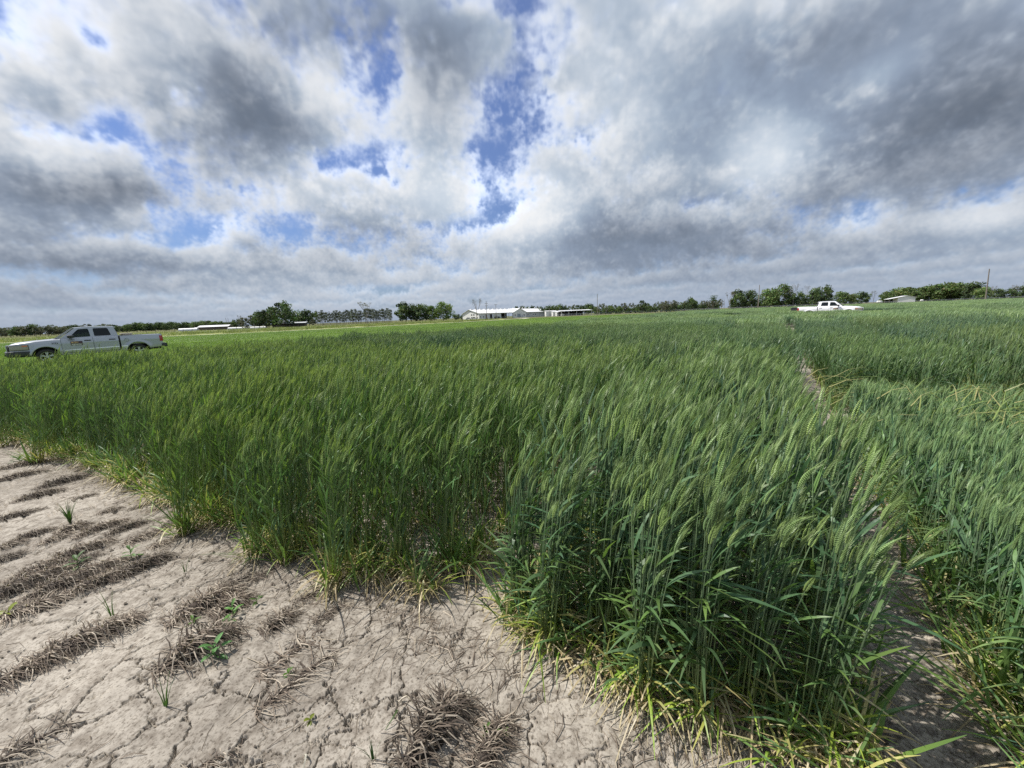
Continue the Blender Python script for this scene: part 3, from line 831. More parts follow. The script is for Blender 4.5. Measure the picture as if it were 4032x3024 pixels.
def stalk_parts(seed, h, fine=True, yellow=.4, lean=.16, ear=True, nod=.5, awnless=False):
    r = random.Random(seed)
    lean = lean * r.uniform(.6, 1.4)
    n = 7 if fine else 5
    pts = stalk_path(r, h, lean, 0, n)
    parts = [('stem', stem_part(r, pts, .0028 if fine else .0025, 4 if fine else 3))]
    def at(s):
        k = min(n - 1, int(s * n)); f = s * n - k
        return pts[k].lerp(pts[k + 1], f)
    a0 = r.uniform(0, 6.28)
    lv = [(.20, 'low'), (.40, 'mid'), (.60, 'mid'), (.80, 'flag')] if fine else [(.35, 'mid'), (.58, 'mid'), (.80, 'flag')]
    for i, (s, kind) in enumerate(lv):
        az = a0 + i * math.pi + r.gauss(0, .5)
        s = s + r.gauss(0, .03)
        if kind == 'low':
            c0 = r.choice(C_YEL + C_LEAF); c1 = r.choice(C_TAN + C_YEL) if c0 in C_YEL else c0
            L, w, rise, dr = r.uniform(.14, .24), r.uniform(.006, .009), r.uniform(.3, 1.0), r.uniform(.4, 1.0)
        elif kind == 'mid':
            c0 = r.choice(C_LEAF); c1 = lerp(c0, r.choice(C_YEL), r.random() * .3)
            L, w, rise, dr = r.uniform(.18, .32), (r.uniform(.012, .019) if fine else r.uniform(.010, .0155)), (r.uniform(.7, 1.3) if fine else r.uniform(1.05, 1.42)), (r.uniform(.1, .75) if fine else r.uniform(.05, .4))
            az = az * .6 + .4 * 0
        else:
            c0 = r.choice(C_LEAF); c1 = c0
            L, w, rise, dr = r.uniform(.15, .25), (r.uniform(.012, .0175) if fine else r.uniform(.010, .0145)), r.uniform(.95, 1.4), r.uniform(.0, .35)
            if r.random() < .16: rise, dr = r.uniform(.1, .4), r.uniform(.2, .5)
            az *= .5
        parts.append(('leaf', leaf_part(r, at(s), az, L, w, rise, dr, c0, c1, 6 if fine else 4, r.gauss(0, .8))))
    d = (pts[-1] - pts[-2]).normalized()
    if ear:
        parts.append(('ear', ear_part(r, pts[-1], d, r.uniform(.070, .118), nod * r.uniform(.3, 1.4), fine, min(1, max(0, yellow + r.gauss(0, .25))))))
    return parts
def joined(parts, name):
    V, F, C = [], [], []
    for _, (v, f, c) in parts:
        b = len(V); V += v; C += c; F += [tuple(i + b for i in q) for q in f]
    return mesh_from(name, V, F, M_WHEAT, cols=np.array(C))
def basal_tuft(seed, tan):
    """low shoots: green and yellow leaves with dry ones hanging at the foot"""
    r = random.Random(seed); parts = []
    for k in range(15):
        q = r.random(); az = r.uniform(0, 6.28); p = Vector((r.gauss(0, .02), r.gauss(0, .02), r.uniform(0, .03)))
        if q < tan:
            c = r.choice(C_TAN); parts.append(('leaf', leaf_part(r, p + Vector((0, 0, .05)), az, r.uniform(.09, .2), r.uniform(.003, .006), r.uniform(.2, 1.0), r.uniform(.7, 1.3), c, r.choice(C_TAN), 4)))
        elif q < tan + .30:
            c = r.choice(C_YEL); parts.append(('leaf', leaf_part(r, p + Vector((0, 0, .03)), az, r.uniform(.14, .28), r.uniform(.005, .009), r.uniform(.7, 1.35), r.uniform(.1, .9), r.choice(C_YEL), r.choice(C_TAN + C_YEL), 5)))
        else:
            c = r.choice(C_LEAF); parts.append(('leaf', leaf_part(r, p, az, r.uniform(.2, .42), r.uniform(.008, .013), r.uniform(.7, 1.45), r.uniform(.0, .4), lerp(c, C_YEL[1], .6), c, 5, r.gauss(0, .5))))
    return parts
def proto_collection(name, meshes):
    c = bpy.data.collections.new(name)
    for i, me in enumerate(meshes):
        c.objects.link(bpy.data.objects.new('%s_%02d' % (name, i), me))
    return c
PC_STALK = proto_collection('stalk_kind', [joined(stalk_parts(300 + i, 1.0, False, .2, .09, i % 7 != 3, .35), 'stalk') for i in range(14)])
PC_STALKF = proto_collection('fine_stalk_kind', [joined(stalk_parts(400 + i, 1.0, True, .35, .06, i % 6 != 2, .38), 'stalk') for i in range(14)])
PC_SHORT = proto_collection('short_stalk_kind', [joined(stalk_parts(500 + i, .72, True, .12, .05, True, .12), 'stalk') for i in range(10)])
PC_TUFT = proto_collection('tuft_kind', [joined(basal_tuft(600 + i, .2 + .06 * (i % 5)), 'tuft') for i in range(10)])

PC_DRY = proto_collection('dry_tuft_kind', [joined(basal_tuft(650 + i, .52), 'tuft') for i in range(8)])

# far patches: a square metre of simple stalks in one mesh
def far_patch(seed):
    r = random.Random(seed); V, F, C = [], [], []
    for k in range(230):
        x, y = r.uniform(-.55, .55), r.uniform(-.55, .55); h = r.gauss(.80, .05); ln = r.uniform(.06, .26) * h; ly = r.gauss(0, .05)
        g = r.uniform(.75, 1.25)
        p = Vector((x, y, .25)); q = Vector((x + ln * .6, y + ly * .5, h * .86)); t = Vector((x + ln, y + ly, h)); t2 = Vector((x + ln + .07, y + ly * 1.3, h + .05))
        a = r.uniform(0, 3.14); s = Vector((math.cos(a), math.sin(a), 0))
        b = len(V); cs = tuple(c * g for c in C_STEM_HI); ce = tuple(c * g for c in lerp(C_EAR, C_EAR_Y, r.random() * .6)); ca = tuple(c * g for c in C_AWN)
        V += [p + s * .004, p - s * .004, q + s * .003, q - s * .003, q + s * .008, q - s * .008, t + s * .006, t - s * .006, t2]
        C += [cs] * 4 + [ce] * 4 + [ca]
        F += [(b, b + 1, b + 3, b + 2), (b + 4, b + 5, b + 7, b + 6), (b + 6, b + 7, b + 8)]
        for j in range(2):
            az = r.uniform(-1.6, 1.6); L = r.uniform(.16, .26); d = Vector((math.cos(az), math.sin(az), 0)); p0 = p.lerp(q, r.uniform(.35, .9))
            c = tuple(u * g for u in r.choice(C_LEAF)); sd = Vector((-d.y, d.x, 0)) * .007; up = Vector((0, 0, 1))
            b = len(V); V += [p0 + sd, p0 - sd, p0 + d * L * .45 + up * L * .6 + sd, p0 + d * L * .45 + up * L * .6 - sd, p0 + d * L + up * L * .55]; C += [c] * 5
            F += [(b, b + 1, b + 3, b + 2), (b + 2, b + 3, b + 4)]
    return mesh_from('patch', V, F, M_WHEAT, cols=np.array(C))
PC_PATCH = proto_collection('patch_kind', [far_patch(700 + i) for i in range(6)])

_groups = {}
def scatter_group(cols):
    key = tuple(c.name for c in cols)
    if key in _groups: return _groups[key]
    ng = bpy.data.node_groups.new('scatter', 'GeometryNodeTree')
    ng.interface.new_socket('Geometry', in_out='INPUT', socket_type='NodeSocketGeometry')
    ng.interface.new_socket('Geometry', in_out='OUTPUT', socket_type='NodeSocketGeometry')
    N, L = ng.nodes, ng.links
    gi, go = N.new('NodeGroupInput'), N.new('NodeGroupOutput')
    join = N.new('GeometryNodeJoinGeometry')
    def attr(name, typ):
        a = N.new('GeometryNodeInputNamedAttribute'); a.data_type = typ; a.inputs['Name'].default_value = name
        return [o for o in a.outputs if o.enabled and o.name == 'Attribute'][0]
    kind, pick, rot, scl = attr('kind', 'INT'), attr('pick', 'INT'), attr('rot', 'FLOAT_VECTOR'), attr('scl', 'FLOAT_VECTOR')
    e2r = N.new('FunctionNodeEulerToRotation'); L.new(rot, e2r.inputs[0])
    for k, c in enumerate(cols):
        cmpn = N.new('FunctionNodeCompare'); cmpn.data_type = 'INT'; cmpn.operation = 'EQUAL'
        ins = [s for s in cmpn.inputs if s.enabled]
        L.new(kind, ins[0]); ins[1].default_value = k
        ci = N.new('GeometryNodeCollectionInfo'); ci.inputs['Collection'].default_value = c
        ci.inputs['Separate Children'].default_value = True; ci.inputs['Reset Children'].default_value = True
        ip = N.new('GeometryNodeInstanceOnPoints')
        L.new(gi.outputs[0], ip.inputs['Points']); L.new(cmpn.outputs[0], ip.inputs['Selection'])
        L.new(ci.outputs[0], ip.inputs['Instance']); ip.inputs['Pick Instance'].default_value = True
        L.new(pick, ip.inputs['Instance Index']); L.new(e2r.outputs[0], ip.inputs['Rotation']); L.new(scl, ip.inputs['Scale'])
        L.new(ip.outputs[0], join.inputs[0])
    L.new(join.outputs[0], go.inputs[0])
    _groups[key] = ng
    return ng
def scatter(name, P, kind, rot, scl, tint, cols, seed):
    rg = np.random.default_rng(seed)
    me = bpy.data.meshes.new(name)
    n = len(P); me.vertices.add(n); me.vertices.foreach_set('co', np.asarray(P, np.float32).ravel())
    def put(nm, typ, prop, val):
        a = me.attributes.new(nm, typ, 'POINT'); a.data.foreach_set(prop, val.ravel())
    put('kind', 'INT', 'value', np.asarray(kind, np.int32))
    put('pick', 'INT', 'value', rg.integers(0, 1000, n).astype(np.int32))
    put('rot', 'FLOAT_VECTOR', 'vector', np.asarray(rot, np.float32))
    put('scl', 'FLOAT_VECTOR', 'vector', np.asarray(scl, np.float32))
    put('tint', 'FLOAT_VECTOR', 'vector', np.asarray(tint, np.float32))
    me.materials.append(M_WHEAT)
    o = link_mesh(name, me)
    md = o.modifiers.new('scatter', 'NODES'); md.node_group = scatter_group(cols)
    return o

TALL = .84
HGT = noise_nd(256, 2, 1.7, 55, lo=2)
GUST = noise_nd(256, 2, 1.5, 57, lo=3)
def plot_points(u0, u1, n0, n1, h, per_m, seed, ragged=.13, skew=.1, tuft_per_m=9, rows=7, dry=False, low_side=False):
    """points of one drilled plot: stalks (kind 0) and foot tufts (kind 1)"""
    rg = np.random.default_rng(seed)
    P, K, Rr, S = [], [], [], []
    for j in range(rows):
        nc = n0 + (n1 - n0) * (j + .5) / rows
        us = u0 + skew * (nc + .3) + rg.normal(0, ragged); ue = u1 + rg.normal(0, ragged)
        m = int((ue - us) * per_m)
        u = us + (ue - us) * rg.random(m)
        clump = np.clip(.5 + .8 * samp2(HGT, u / 1.7 + j * .37 + seed, np.full(m, j * .21)), .12, 1)
        keep = rg.random(m) < clump + .35
        # the first hand's breadth of every row is a thick clump
        ex = us + np.abs(rg.normal(0, .07, int(per_m * .26)))
        u = np.concatenate([u[keep], ex]); m = len(u)
        n = nc + rg.normal(0, .022, m) + .02 * np.sin(u * 3 + j)
        P.append(un_rows(u, n)); K.append(np.zeros(m, int))
        hh = h * TALL * (1 + .05 * samp2(HGT, u / 3.3, n / 3.3) + rg.normal(0, .055, m)) * np.where(rg.random(m) < .12, rg.uniform(.62, .9, m), 1)
        hh *= np.clip(.82 + (u - us) * .9, .82, 1)
        if low_side: hh *= np.where((n > n1 - .2) & (u > .9), .74, 1) * np.where((n > n1 - .36) & (u > 1.4), .9, 1)
        S.append(np.stack([hh ** .5, hh ** .5, hh], 1))
        g = samp2(GUST, u / 5 + .2, n / 5)
        Rr.append(np.stack([rg.normal(0, .05, m), rg.normal(.02, .05, m) + .05 * g, WIND + rg.normal(0, .38, m)], 1))
        # tufts
        m = int((ue - us) * tuft_per_m)
        u = us + (ue - us) * rg.random(m)
        ex = us + np.abs(rg.normal(.02, .06, 4))
        u = np.concatenate([u, ex]); m = len(u); n = nc + rg.normal(0, .028, m)
        P.append(un_rows(u, n)); K.append(np.ones(m, int))
        sc = rg.uniform(.65, 1.15, m); S.append(np.stack([sc] * 3, 1))
        Rr.append(np.stack([rg.normal(0, .1, m), rg.normal(0, .1, m), rg.uniform(0, 6.28, m)], 1))
    if dry:
        m = int(9 * (n1 - n0) / .19)
        n = rg.uniform(n0, n1, m); u = u0 + skew * (n + .3) + rg.normal(.015, .055, m)
        for nn, cnt in ((n0, 24), (n1, 24)):
            n = np.concatenate([n, nn + rg.normal(0, .04, cnt)]); u = np.concatenate([u, u0 + (u1 - u0) * rg.random(cnt) ** 1.6])
        m = len(n)
        P.append(un_rows(u, n)); K.append(np.full(m, 2)); sc = rg.uniform(.7, 1.15, m); S.append(np.stack([sc] * 3, 1))
        Rr.append(np.stack([rg.normal(0, .1, m), rg.normal(0, .1, m), rg.uniform(0, 6.28, m)], 1))
        # long sprawling leaves along the sides of the plot
        for nn, cnt in ((n0 + .03, 50), (n1 - .03, 26)):
            u = u0 + (u1 - u0) * rg.random(cnt) ** 1.4; n = nn + rg.normal(0, .04, cnt)
            P.append(un_rows(u, n)); K.append(np.ones(cnt, int)); sc = rg.uniform(.9, 1.35, cnt); S.append(np.stack([sc] * 3, 1))
            Rr.append(np.stack([rg.normal(0, .1, cnt), rg.normal(0, .1, cnt), rg.uniform(0, 6.28, cnt)], 1))
    return np.concatenate(P), np.concatenate(K), np.concatenate(Rr), np.concatenate(S)
def un_rows(u, n):
    xy = O2 + np.outer(u, U2) + np.outer(n, N2V)
    return np.column_stack([xy, np.full(len(u), .002)])

PITCH = 1.73
def make_plot(name, label, k, u0, u1, h, per_m, seed, tint, cols, group='wheat plots', skip=None, **kw):
    n1 = -.27 - PITCH * k; n0 = n1 - 1.35
    if k == 0: n1 -= .04
    if k == -1.025: n0 -= .05
    if k >= 1: n0 -= .24 if k == 1 else .20
    if k >= 2: n1 += .03
    P, K, Rr, S = plot_points(u0, u1, n0, n1, h, per_m, seed, dry=len(cols) > 2, **kw)
    T = np.tile(np.array(tint, np.float32), (len(P), 1)); T[K > 0] = T[K > 0] * .3
    if skip is not None:
        keep = skip(P, K); chosen = (P[~keep], K[~keep], Rr[~keep], S[~keep]); P, K, Rr, S, T = P[keep], K[keep], Rr[keep], S[keep], T[keep]
    else: chosen = None
    o = scatter(name, P, K, Rr, S, T, cols, seed)
    tag(o, label, 'wheat plot', group, kind='stuff')
    return chosen

# the plot in front: its 300 nearest stalks are plants of their own
front = {}
def nearest_300(P, K):
    x, y = P[:, 0], P[:, 1]
    u, n = to_un(x, y)
    # what shows largest: close to the viewer and not deep inside the plot
    score = np.hypot(x, y) + .5 * np.clip(u + .2, 0, 9)
    score = np.where(K > 0, 99, score)
    keep = np.ones(len(P), bool); keep[np.argsort(score)[:300]] = False
    return keep
ch = make_plot('wheat_plot', 'nearest bearded wheat plot between the bare soil and the narrow alley', 0, -.36, 3.75, 1.02, 112, 21, (.06, .06, .06), [PC_STALKF, PC_TUFT, PC_DRY], skip=nearest_300, low_side=True)
STALK_KINDS = []
for i in range(18):
    parts = stalk_parts(800 + i, 1.0, True, .4, .065, i % 6 != 5, .36)
    STALK_KINDS.append([(nm, mesh_from('wheat_' + nm, v, f, M_WHEAT, cols=np.array(c))) for nm, (v, f, c) in parts])
P_, K_, R_, S_ = ch
for i in range(len(P_)):
    t = empty('wheat_stalk', P_[i]); t.rotation_euler = R_[i]; t.scale = S_[i]
    tag(t, 'tall green wheat stalk with a bearded ear at the near end of the nearest plot', 'wheat stalk', 'wheat stalks at the near end of the nearest plot')
    for nm, me in STALK_KINDS[i % 18]: link_mesh(nm, me, t)

ORD = ['first', 'second', 'third', 'fourth', 'fifth', 'sixth', 'seventh', 'eighth', 'ninth']
for k in range(1, 8):
    make_plot('wheat_plot', '%s wheat plot to the left of the gap beside the nearest plot' % ORD[k - 1], k, -.36 if k > 1 else -.33, 3.7 + .1 * (k % 3), 1.0 + .02 * ((k * 7) % 4 - 1.5), 96 if k < 3 else 84, 30 + k,
              ((.24, .17, -.08), (.17, .12, -.04), (.30, .20, -.10), (.20, .14, .0))[k % 4], [PC_STALK, PC_TUFT, PC_DRY])
make_plot('wheat_plot', 'short upright blue green wheat plot to the right of the alley', -1.025, -.55, 4.1, .80, 125, 61, (.11, .14, .25), [PC_SHORT, PC_TUFT, PC_DRY], skew=0, tuft_per_m=14)
make_plot('wheat_plot', 'dark blue green wheat plot beyond the short plot at the right edge', -2.07, -.8, 4.2, 1.02, 100, 62, (-.18, -.12, .10), [PC_STALK, PC_TUFT], skew=0)
make_plot('wheat_plot', 'wheat plot at the right edge behind the dark blue green one', -3.1, -.8, 4.2, .98, 80, 63, (-.05, .0, .1), [PC_STALK, PC_TUFT], skew=0)

# the next tiers, stalk by stalk, as one field
def tiers():
    Ps, Ks, Rs, Ss, Ts = [], [], [], [], []
    sd = 200
    for ti, (u0, u1) in enumerate(((4.75, 8.6), (9.35, 13.3), (14.0, 18.0))):
        for k in range(-6 - 3 * ti, 9):
            n1 = -.27 - PITCH * k + .0; n0 = n1 - 1.38
            sd += 1; rg = random.Random(sd)
            h = rg.choice((.86, .92, .96, 1.0, 1.04)) * (.95 if ti else 1)
            P, K, Rr, S = plot_points(u0, u1, n0, n1, h, (80, 60, 46)[ti], sd, skew=0, tuft_per_m=(4, 1, .5)[ti])
            ok = (P[:, 1] > .4) & (np.abs(P[:, 0]) < 1.5 * P[:, 1] + 1.2)
            base = rg.choice(((-.04, 0, -.08), (-.14, -.08, .0), (-.14, -.08, .12), (.02, .0, -.05), (.06, .05, .12), (-.04, .0, .06)))
            T = np.tile(np.array(base) - .10, (len(P), 1))
            for L_, a in ((Ps, P), (Ks, K), (Rs, Rr), (Ss, S), (Ts, T)): L_.append(a[ok])
    o = scatter('wheat_field', np.concatenate(Ps), np.concatenate(Ks), np.concatenate(Rs), np.concatenate(Ss), np.concatenate(Ts), [PC_STALK, PC_TUFT], 9)
    tag(o, 'green wheat plots in the rows behind the nearest plots', 'wheat field', kind='stuff')
tiers()
# and beyond them the far wheat in metre patches
def in_poly(x, y, poly):
    c = np.zeros(len(x), bool); j = len(poly) - 1
    for i in range(len(poly)):
        xi, yi = poly[i]; xj, yj = poly[j]
        c ^= ((yi > y) != (yj > y)) & (x < (xj - xi) * (y - yi) / (yj - yi + 1e-12) + xi)
        j = i
    return c
TRUCK_B = (bear(3267) * 42.5, 42.5)
def far_wheat():
    rg = np.random.default_rng(4)
    g = []
    for s, u0, u1 in ((.92, 18.6, 60), (1.15, 60, 120), (1.5, 120, 250)):
        uu, nn = np.meshgrid(np.arange(u0, u1, s), np.arange(-45, 190, s))
        g.append(np.stack([uu.ravel(), nn.ravel(), np.full(uu.size, s)], 1))
    g = np.concatenate(g); u, n, s = g[:, 0], g[:, 1], g[:, 2]
    xy = O2 + np.outer(u, U2) + np.outer(n, N2V); x, y = xy[:, 0], xy[:, 1]
    pol = [(-3, 17), (6.5, 41), (60, 134), (96, 206), (400, 206), (400, -60), (8, -20)]
    ok = in_poly(x, y, pol) & (y > 1) & (np.abs(x) < 1.55 * y + 3)
    tier = np.floor((u - 18.6) / 5.1); ph = (u - 18.6) - tier * 5.1
    plot = np.floor(n / PITCH); pn = n / PITCH - plot
    ok &= ~((ph > 4.5) & (u < 75)) & ~((pn < .12) & (u < 30))
    ok &= ~((u > 46.2) & (u < 55.0) & (n > -12))          # the headland the far truck is parked on
    # wide dark lane between far blocks
    ok &= ~((u > 76) & (u < 79))
    fence_y = 166 + (204 - x) * .40
    ok &= y < np.minimum(206, fence_y - 14)
    u, n, s, x, y, tier, plot = (a[ok] for a in (u, n, s, x, y, tier, plot))
    m = len(x)
    hp = np.sin(tier * 12.9 + plot * 78.2) * 43758.5; hp -= np.floor(hp)
    hq = np.sin(tier * 33.1 + plot * 17.7) * 9758.5; hq -= np.floor(hq)
    h = (.88 + .18 * hp) * (1 + .05 * samp2(HGT, u / 20, n / 20)) * np.where((u > 40) & (u < 47), .93, 1)
    S = np.stack([s * 1.02, s * 1.02, h * rg.uniform(.93, 1.05, m)], 1)
    Rr = np.stack([rg.normal(0, .03, m), .03 + rg.normal(0, .03, m), WIND + rg.normal(0, .22, m)], 1)
    T = np.stack([-.28 + .22 * hq, -.24 + .16 * hq, -.20 + .20 * hp], 1)
    o = scatter('far_wheat', np.column_stack([x, y, np.zeros(m)]), np.zeros(m, int), Rr, S, T, [PC_PATCH], 19)
    tag(o, 'windblown green wheat running back to the far fence', 'wheat field', kind='stuff')
    print('far patches', m)
far_wheat()

# the low light green crop: short leaves over its nearer part, and lodged yellow stems in the short plot
def low_blade_patch(seed, dens, hh, cols):
    r = random.Random(seed); V, F, C = [], [], []
    for k in range(dens):
        x, y = r.uniform(-.6, .6), r.uniform(-.6, .6); a = r.uniform(0, 6.28); h = hh * r.uniform(.5, 1.2); ln = r.uniform(.1, .6) * h
        d = Vector((math.cos(a), math.sin(a), 0)); s = Vector((-d.y, d.x, 0)) * .006; g = r.uniform(.7, 1.25); c = tuple(u * g for u in r.choice(cols)); b = len(V)
        p = Vector((x, y, -.03))
        V += [p + s, p - s, p + d * ln * .4 + Vector((0, 0, h * .65)) + s, p + d * ln * .4 + Vector((0, 0, h * .65)) - s, p + d * ln + Vector((0, 0, h))]; C += [c] * 5
        F += [(b, b + 1, b + 3, b + 2), (b + 2, b + 3, b + 4)]
    return mesh_from('low_patch', V, F, M_WHEAT, cols=np.array(C))
PC_LOW = proto_collection('low_patch_kind', [low_blade_patch(40 + i, 230, .11, [(.140, .225, .05), (.165, .255, .058), (.12, .195, .048)]) for i in range(5)])
PC_VERGE = proto_collection('verge_patch_kind', [low_blade_patch(50 + i, 90, .55, [(.22, .25, .08), (.30, .30, .13), (.12, .16, .05), (.09, .13, .04)]) for i in range(5)])
def low_crop():
    rg = np.random.default_rng(8)
    out = []
    for s, y0, y1 in ((1.0, 8, 40), (1.5, 40, 75), (2.2, 75, 210)):
        xx, yy = np.meshgrid(np.arange(-150, 90, s), np.arange(y0, y1, s))
        out.append(np.stack([xx.ravel() + rg.uniform(-.3, .3, xx.size), yy.ravel(), np.full(xx.size, s)], 1))
    g = np.concatenate(out); x, y, s = g.T
    pol = [(-130, 3), (-30, 9), (-14, 9.5), (-4, 24), (12, 48), (94, 200), (60, 222), (22, 208), (8, 183), (-12, 140), (-40, 103), (-60, 82), (-93, 74.5), (-130, 73.5)]
    ok = in_poly(x, y, pol) & (np.abs(x) < 1.45 * y + 2)
    u, n = to_un(x, y)
    ok &= ~((n > -17.5) & (u < 9) & (u > -3)) 
    x, y, s = x[ok], y[ok], s[ok]; m = len(x)
    S = np.stack([s * 1.05, s * 1.05, rg.uniform(.75, 1.2, m)], 1)
    Rr = np.stack([np.zeros(m), np.zeros(m), rg.uniform(0, 6.28, m)], 1)
    v = samp2(HGT, x / 60, y / 60); T = np.stack([.08 + .08 * v, .06 + .06 * v, np.full(m, -.05)], 1)
    o = scatter('low_crop', np.column_stack([x, y, np.full(m, -.027)]), np.zeros(m, int), Rr, S, T, [PC_LOW], 29)
    tag(o, 'even short bright green crop filling the field behind the wheat', 'crop', kind='stuff')
    print('low patches', m)
    out = []
    xx, yy = np.meshgrid(np.arange(-290, 0, 2.2), np.arange(74, 262, 2.2))
    x, y = xx.ravel() + rg.uniform(-1, 1, xx.size), yy.ravel() + rg.uniform(-1, 1, xx.size)
    ok = in_poly(x, y, [(-300, 76), (-95, 79), (-62, 86), (-42, 108), (-14, 146), (-4, 175), (-8, 200), (-40, 215), (-80, 170), (-120, 140), (-300, 125)])
    ok &= rg.random(len(x)) < np.clip(.55 + .5 * samp2(HGT, x / 40, y / 40), .1, 1)
    x, y = x[ok], y[ok]; m = len(x)
    sc = rg.uniform(1.2, 2.2, m)
    o = scatter('verge_weeds', np.column_stack([x, y, np.full(m, -.02)]), np.zeros(m, int), np.stack([np.zeros(m), np.zeros(m), rg.uniform(0, 6.28, m)], 1),
                np.stack([sc, sc, rg.uniform(.6, 1.7, m)], 1), np.tile(np.array([.1, .1, .1]), (m, 1)), [PC_VERGE], 39)
    tag(o, 'pale rank weeds along the far side of the gravel lane', 'weeds', kind='stuff')
low_crop()
def lodged():
    r = random.Random(77); V, F, C = [], [], []
    for k in range(160):
        u, n = r.gauss(3.0, .35), r.gauss(.85, .3)
        if r.random() < .25: u, n = r.gauss(4.0, .3), r.gauss(-.1, .12)
        x, y = un(u, n); a = WIND + r.gauss(-.2, .7); L = r.uniform(.3, .65); z = r.uniform(.3, .62)
        d = Vector((math.cos(a), math.sin(a), 0)); p = Vector((x, y, z)); c = r.choice([(.30, .34, .10), (.40, .38, .16), (.24, .32, .09)])
        blade(V, F, C, [p + d * L * t + Vector((0, 0, .10 * math.sin(t * 3.1))) for t in (0, .3, .6, 1)], r.uniform(.005, .010), Vector((0, r.gauss(0, .4), 1)), c, .3)
    o = link_mesh('lodged_stems', mesh_from('lodged_stems', V, F, M_WHEAT, cols=np.array(C)))
    tag(o, 'yellowing fallen stems lying across the short blue green plot', 'straw', kind='stuff')
lodged()

# ------------------------------------------------------------------ trees
M_FOL = leaf_mat('tree_leaf', trans=.18, rough=.7, tintable=False)
M_BARK = plain('bark', (.105, .088, .07), .95, var=.3, scale=5, bump=.5, spec=.1)
M_GREYBARK = plain('grey_bark', (.21, .195, .175), .95, var=.25, scale=5, bump=.5, spec=.1)
def quads(V, F, C, r, p, size, col, flat=.0):
    a = Vector((r.gauss(0, 1), r.gauss(0, 1), r.gauss(0, 1) + flat)).normalized()
    u = a.orthogonal().normalized(); w = a.cross(u); t = r.uniform(0, 6.28)
    u, w = u * math.cos(t) + w * math.sin(t), w * math.cos(t) - u * math.sin(t)
    b = len(V); s1, s2 = size * r.uniform(.6, 1.2), size * r.uniform(.35, .8)
    V += [p - u * s1, p - w * s2 + a * s2 * .3, p + u * s1, p + w * s2 - a * s2 * .2]
    C += [col] * 4; F.append((b, b + 1, b + 2, b + 3))
def limb(mb, r, p, d, L, rad, depth, tips, spread=.6, up=.15):
    q = p + d * L
    mb.tube(p, q, rad, rad * .62, 5, False)
    if depth == 0: tips.append(q); return
    for k in range(r.choice((2, 2, 3))):
        nd = (d + Vector((r.gauss(0, spread), r.gauss(0, spread), r.gauss(up, spread * .5)))).normalized()
        limb(mb, r, q, nd, L * r.uniform(.58, .82), rad * .6, depth - 1, tips, spread, up)
def make_tree(seed, H, R, base, lobes, cols, leaf=.42, dens=70, top=1.0, flat=False, bark=None):
    """trunk mesh and crown mesh; crown between base*H and H, radius R"""
    r = random.Random(seed); mb = MB(); tips = []
    th = H * base * 1.05
    bend = Vector((r.gauss(0, .04) * H, r.gauss(0, .04) * H, th))
    mb.tube((0, 0, -.3), bend * .5, H * .026, H * .021, 7, False); mb.tube(bend * .5, bend, H * .021, H * .017, 7, False)
    for k in range(5):
        a = k * 1.26 + r.gauss(0, .3)
        limb(mb, r, bend, Vector((math.cos(a) * .6, math.sin(a) * .6, .75)).normalized(), H * (1 - base) * .34, H * .010, 2, tips, .45)
    V, F, C = [], [], []
    for k in range(lobes):
        zt = (k + r.random()) / lobes
        zc = H * (base + (1 - base) * (.10 + .78 * zt))
        prof = max(.05, math.sin(math.pi * min(.97, .22 + .72 * zt))) ** .55
        a = r.uniform(0, 6.28); rr = R * prof * r.uniform(.25, 1.0)
        c = Vector((math.cos(a) * rr, math.sin(a) * rr, zc))
        lr = R * r.uniform(.17, .46); lz = lr * r.uniform(.55, .85)
        g = r.uniform(.7, 1.25); col = r.choice(cols); col = tuple(x * g for x in col)
        for i in range(dens):
            v = Vector((r.gauss(0, 1), r.gauss(0, 1), r.gauss(0, 1))).normalized() * r.uniform(.55, 1.08)
            cc = tuple(x * r.uniform(.8, 1.25) for x in col)
            quads(V, F, C, r, c + Vector((v.x * lr, v.y * lr, v.z * lz)), leaf * r.uniform(.6, 1.15), cc, .5)
    for t in tips:
        for i in range(14):
            v = Vector((r.gauss(0, 1), r.gauss(0, 1), r.gauss(0, .7))) * R * .10
            cc = tuple(x * r.uniform(.7, 1.3) for x in r.choice(cols))
            quads(V, F, C, r, t + v, leaf * r.uniform(.5, 1.0), cc, .5)
    return (mb.mesh('trunk', bark or M_BARK, True), mesh_from('crown', V, F, M_FOL, cols=np.array(C)))
def bare_tree(seed, H, spread=.42, sprays=0, col=(.20, .18, .15)):
    r = random.Random(seed); mb = MB(); tips = []
    mb.tube((0, 0, -.3), (0, 0, H * .3), H * .022, H * .016, 6, False)
    for k in range(4):
        a = k * 1.6 + r.gauss(0, .3)
        limb(mb, r, Vector((0, 0, H * (.22 + .03 * k))), Vector((math.cos(a) * .45, math.sin(a) * .45, 1)).normalized(), H * .24, H * .010, 3, tips, spread, .25)
    me = mb.mesh('trunk', M_GREYBARK, True)
    V, F, C = [], [], []
    for t in tips:
        for i in range(5 + sprays):
            d = Vector((r.gauss(0, .6), r.gauss(0, .6), r.uniform(.1, 1))).normalized() * H * r.uniform(.04, .09); s = d.orthogonal().normalized() * H * .0013; b = len(V)
            V += [t + s, t - s, t + d]; C += [col] * 3; F.append((b, b + 1, b + 2))
            if sprays: quads(V, F, C, r, t + d * .7, H * .011, (.15, .15, .09))
    return me, mesh_from('crown', V, F, M_FOL, cols=np.array(C))
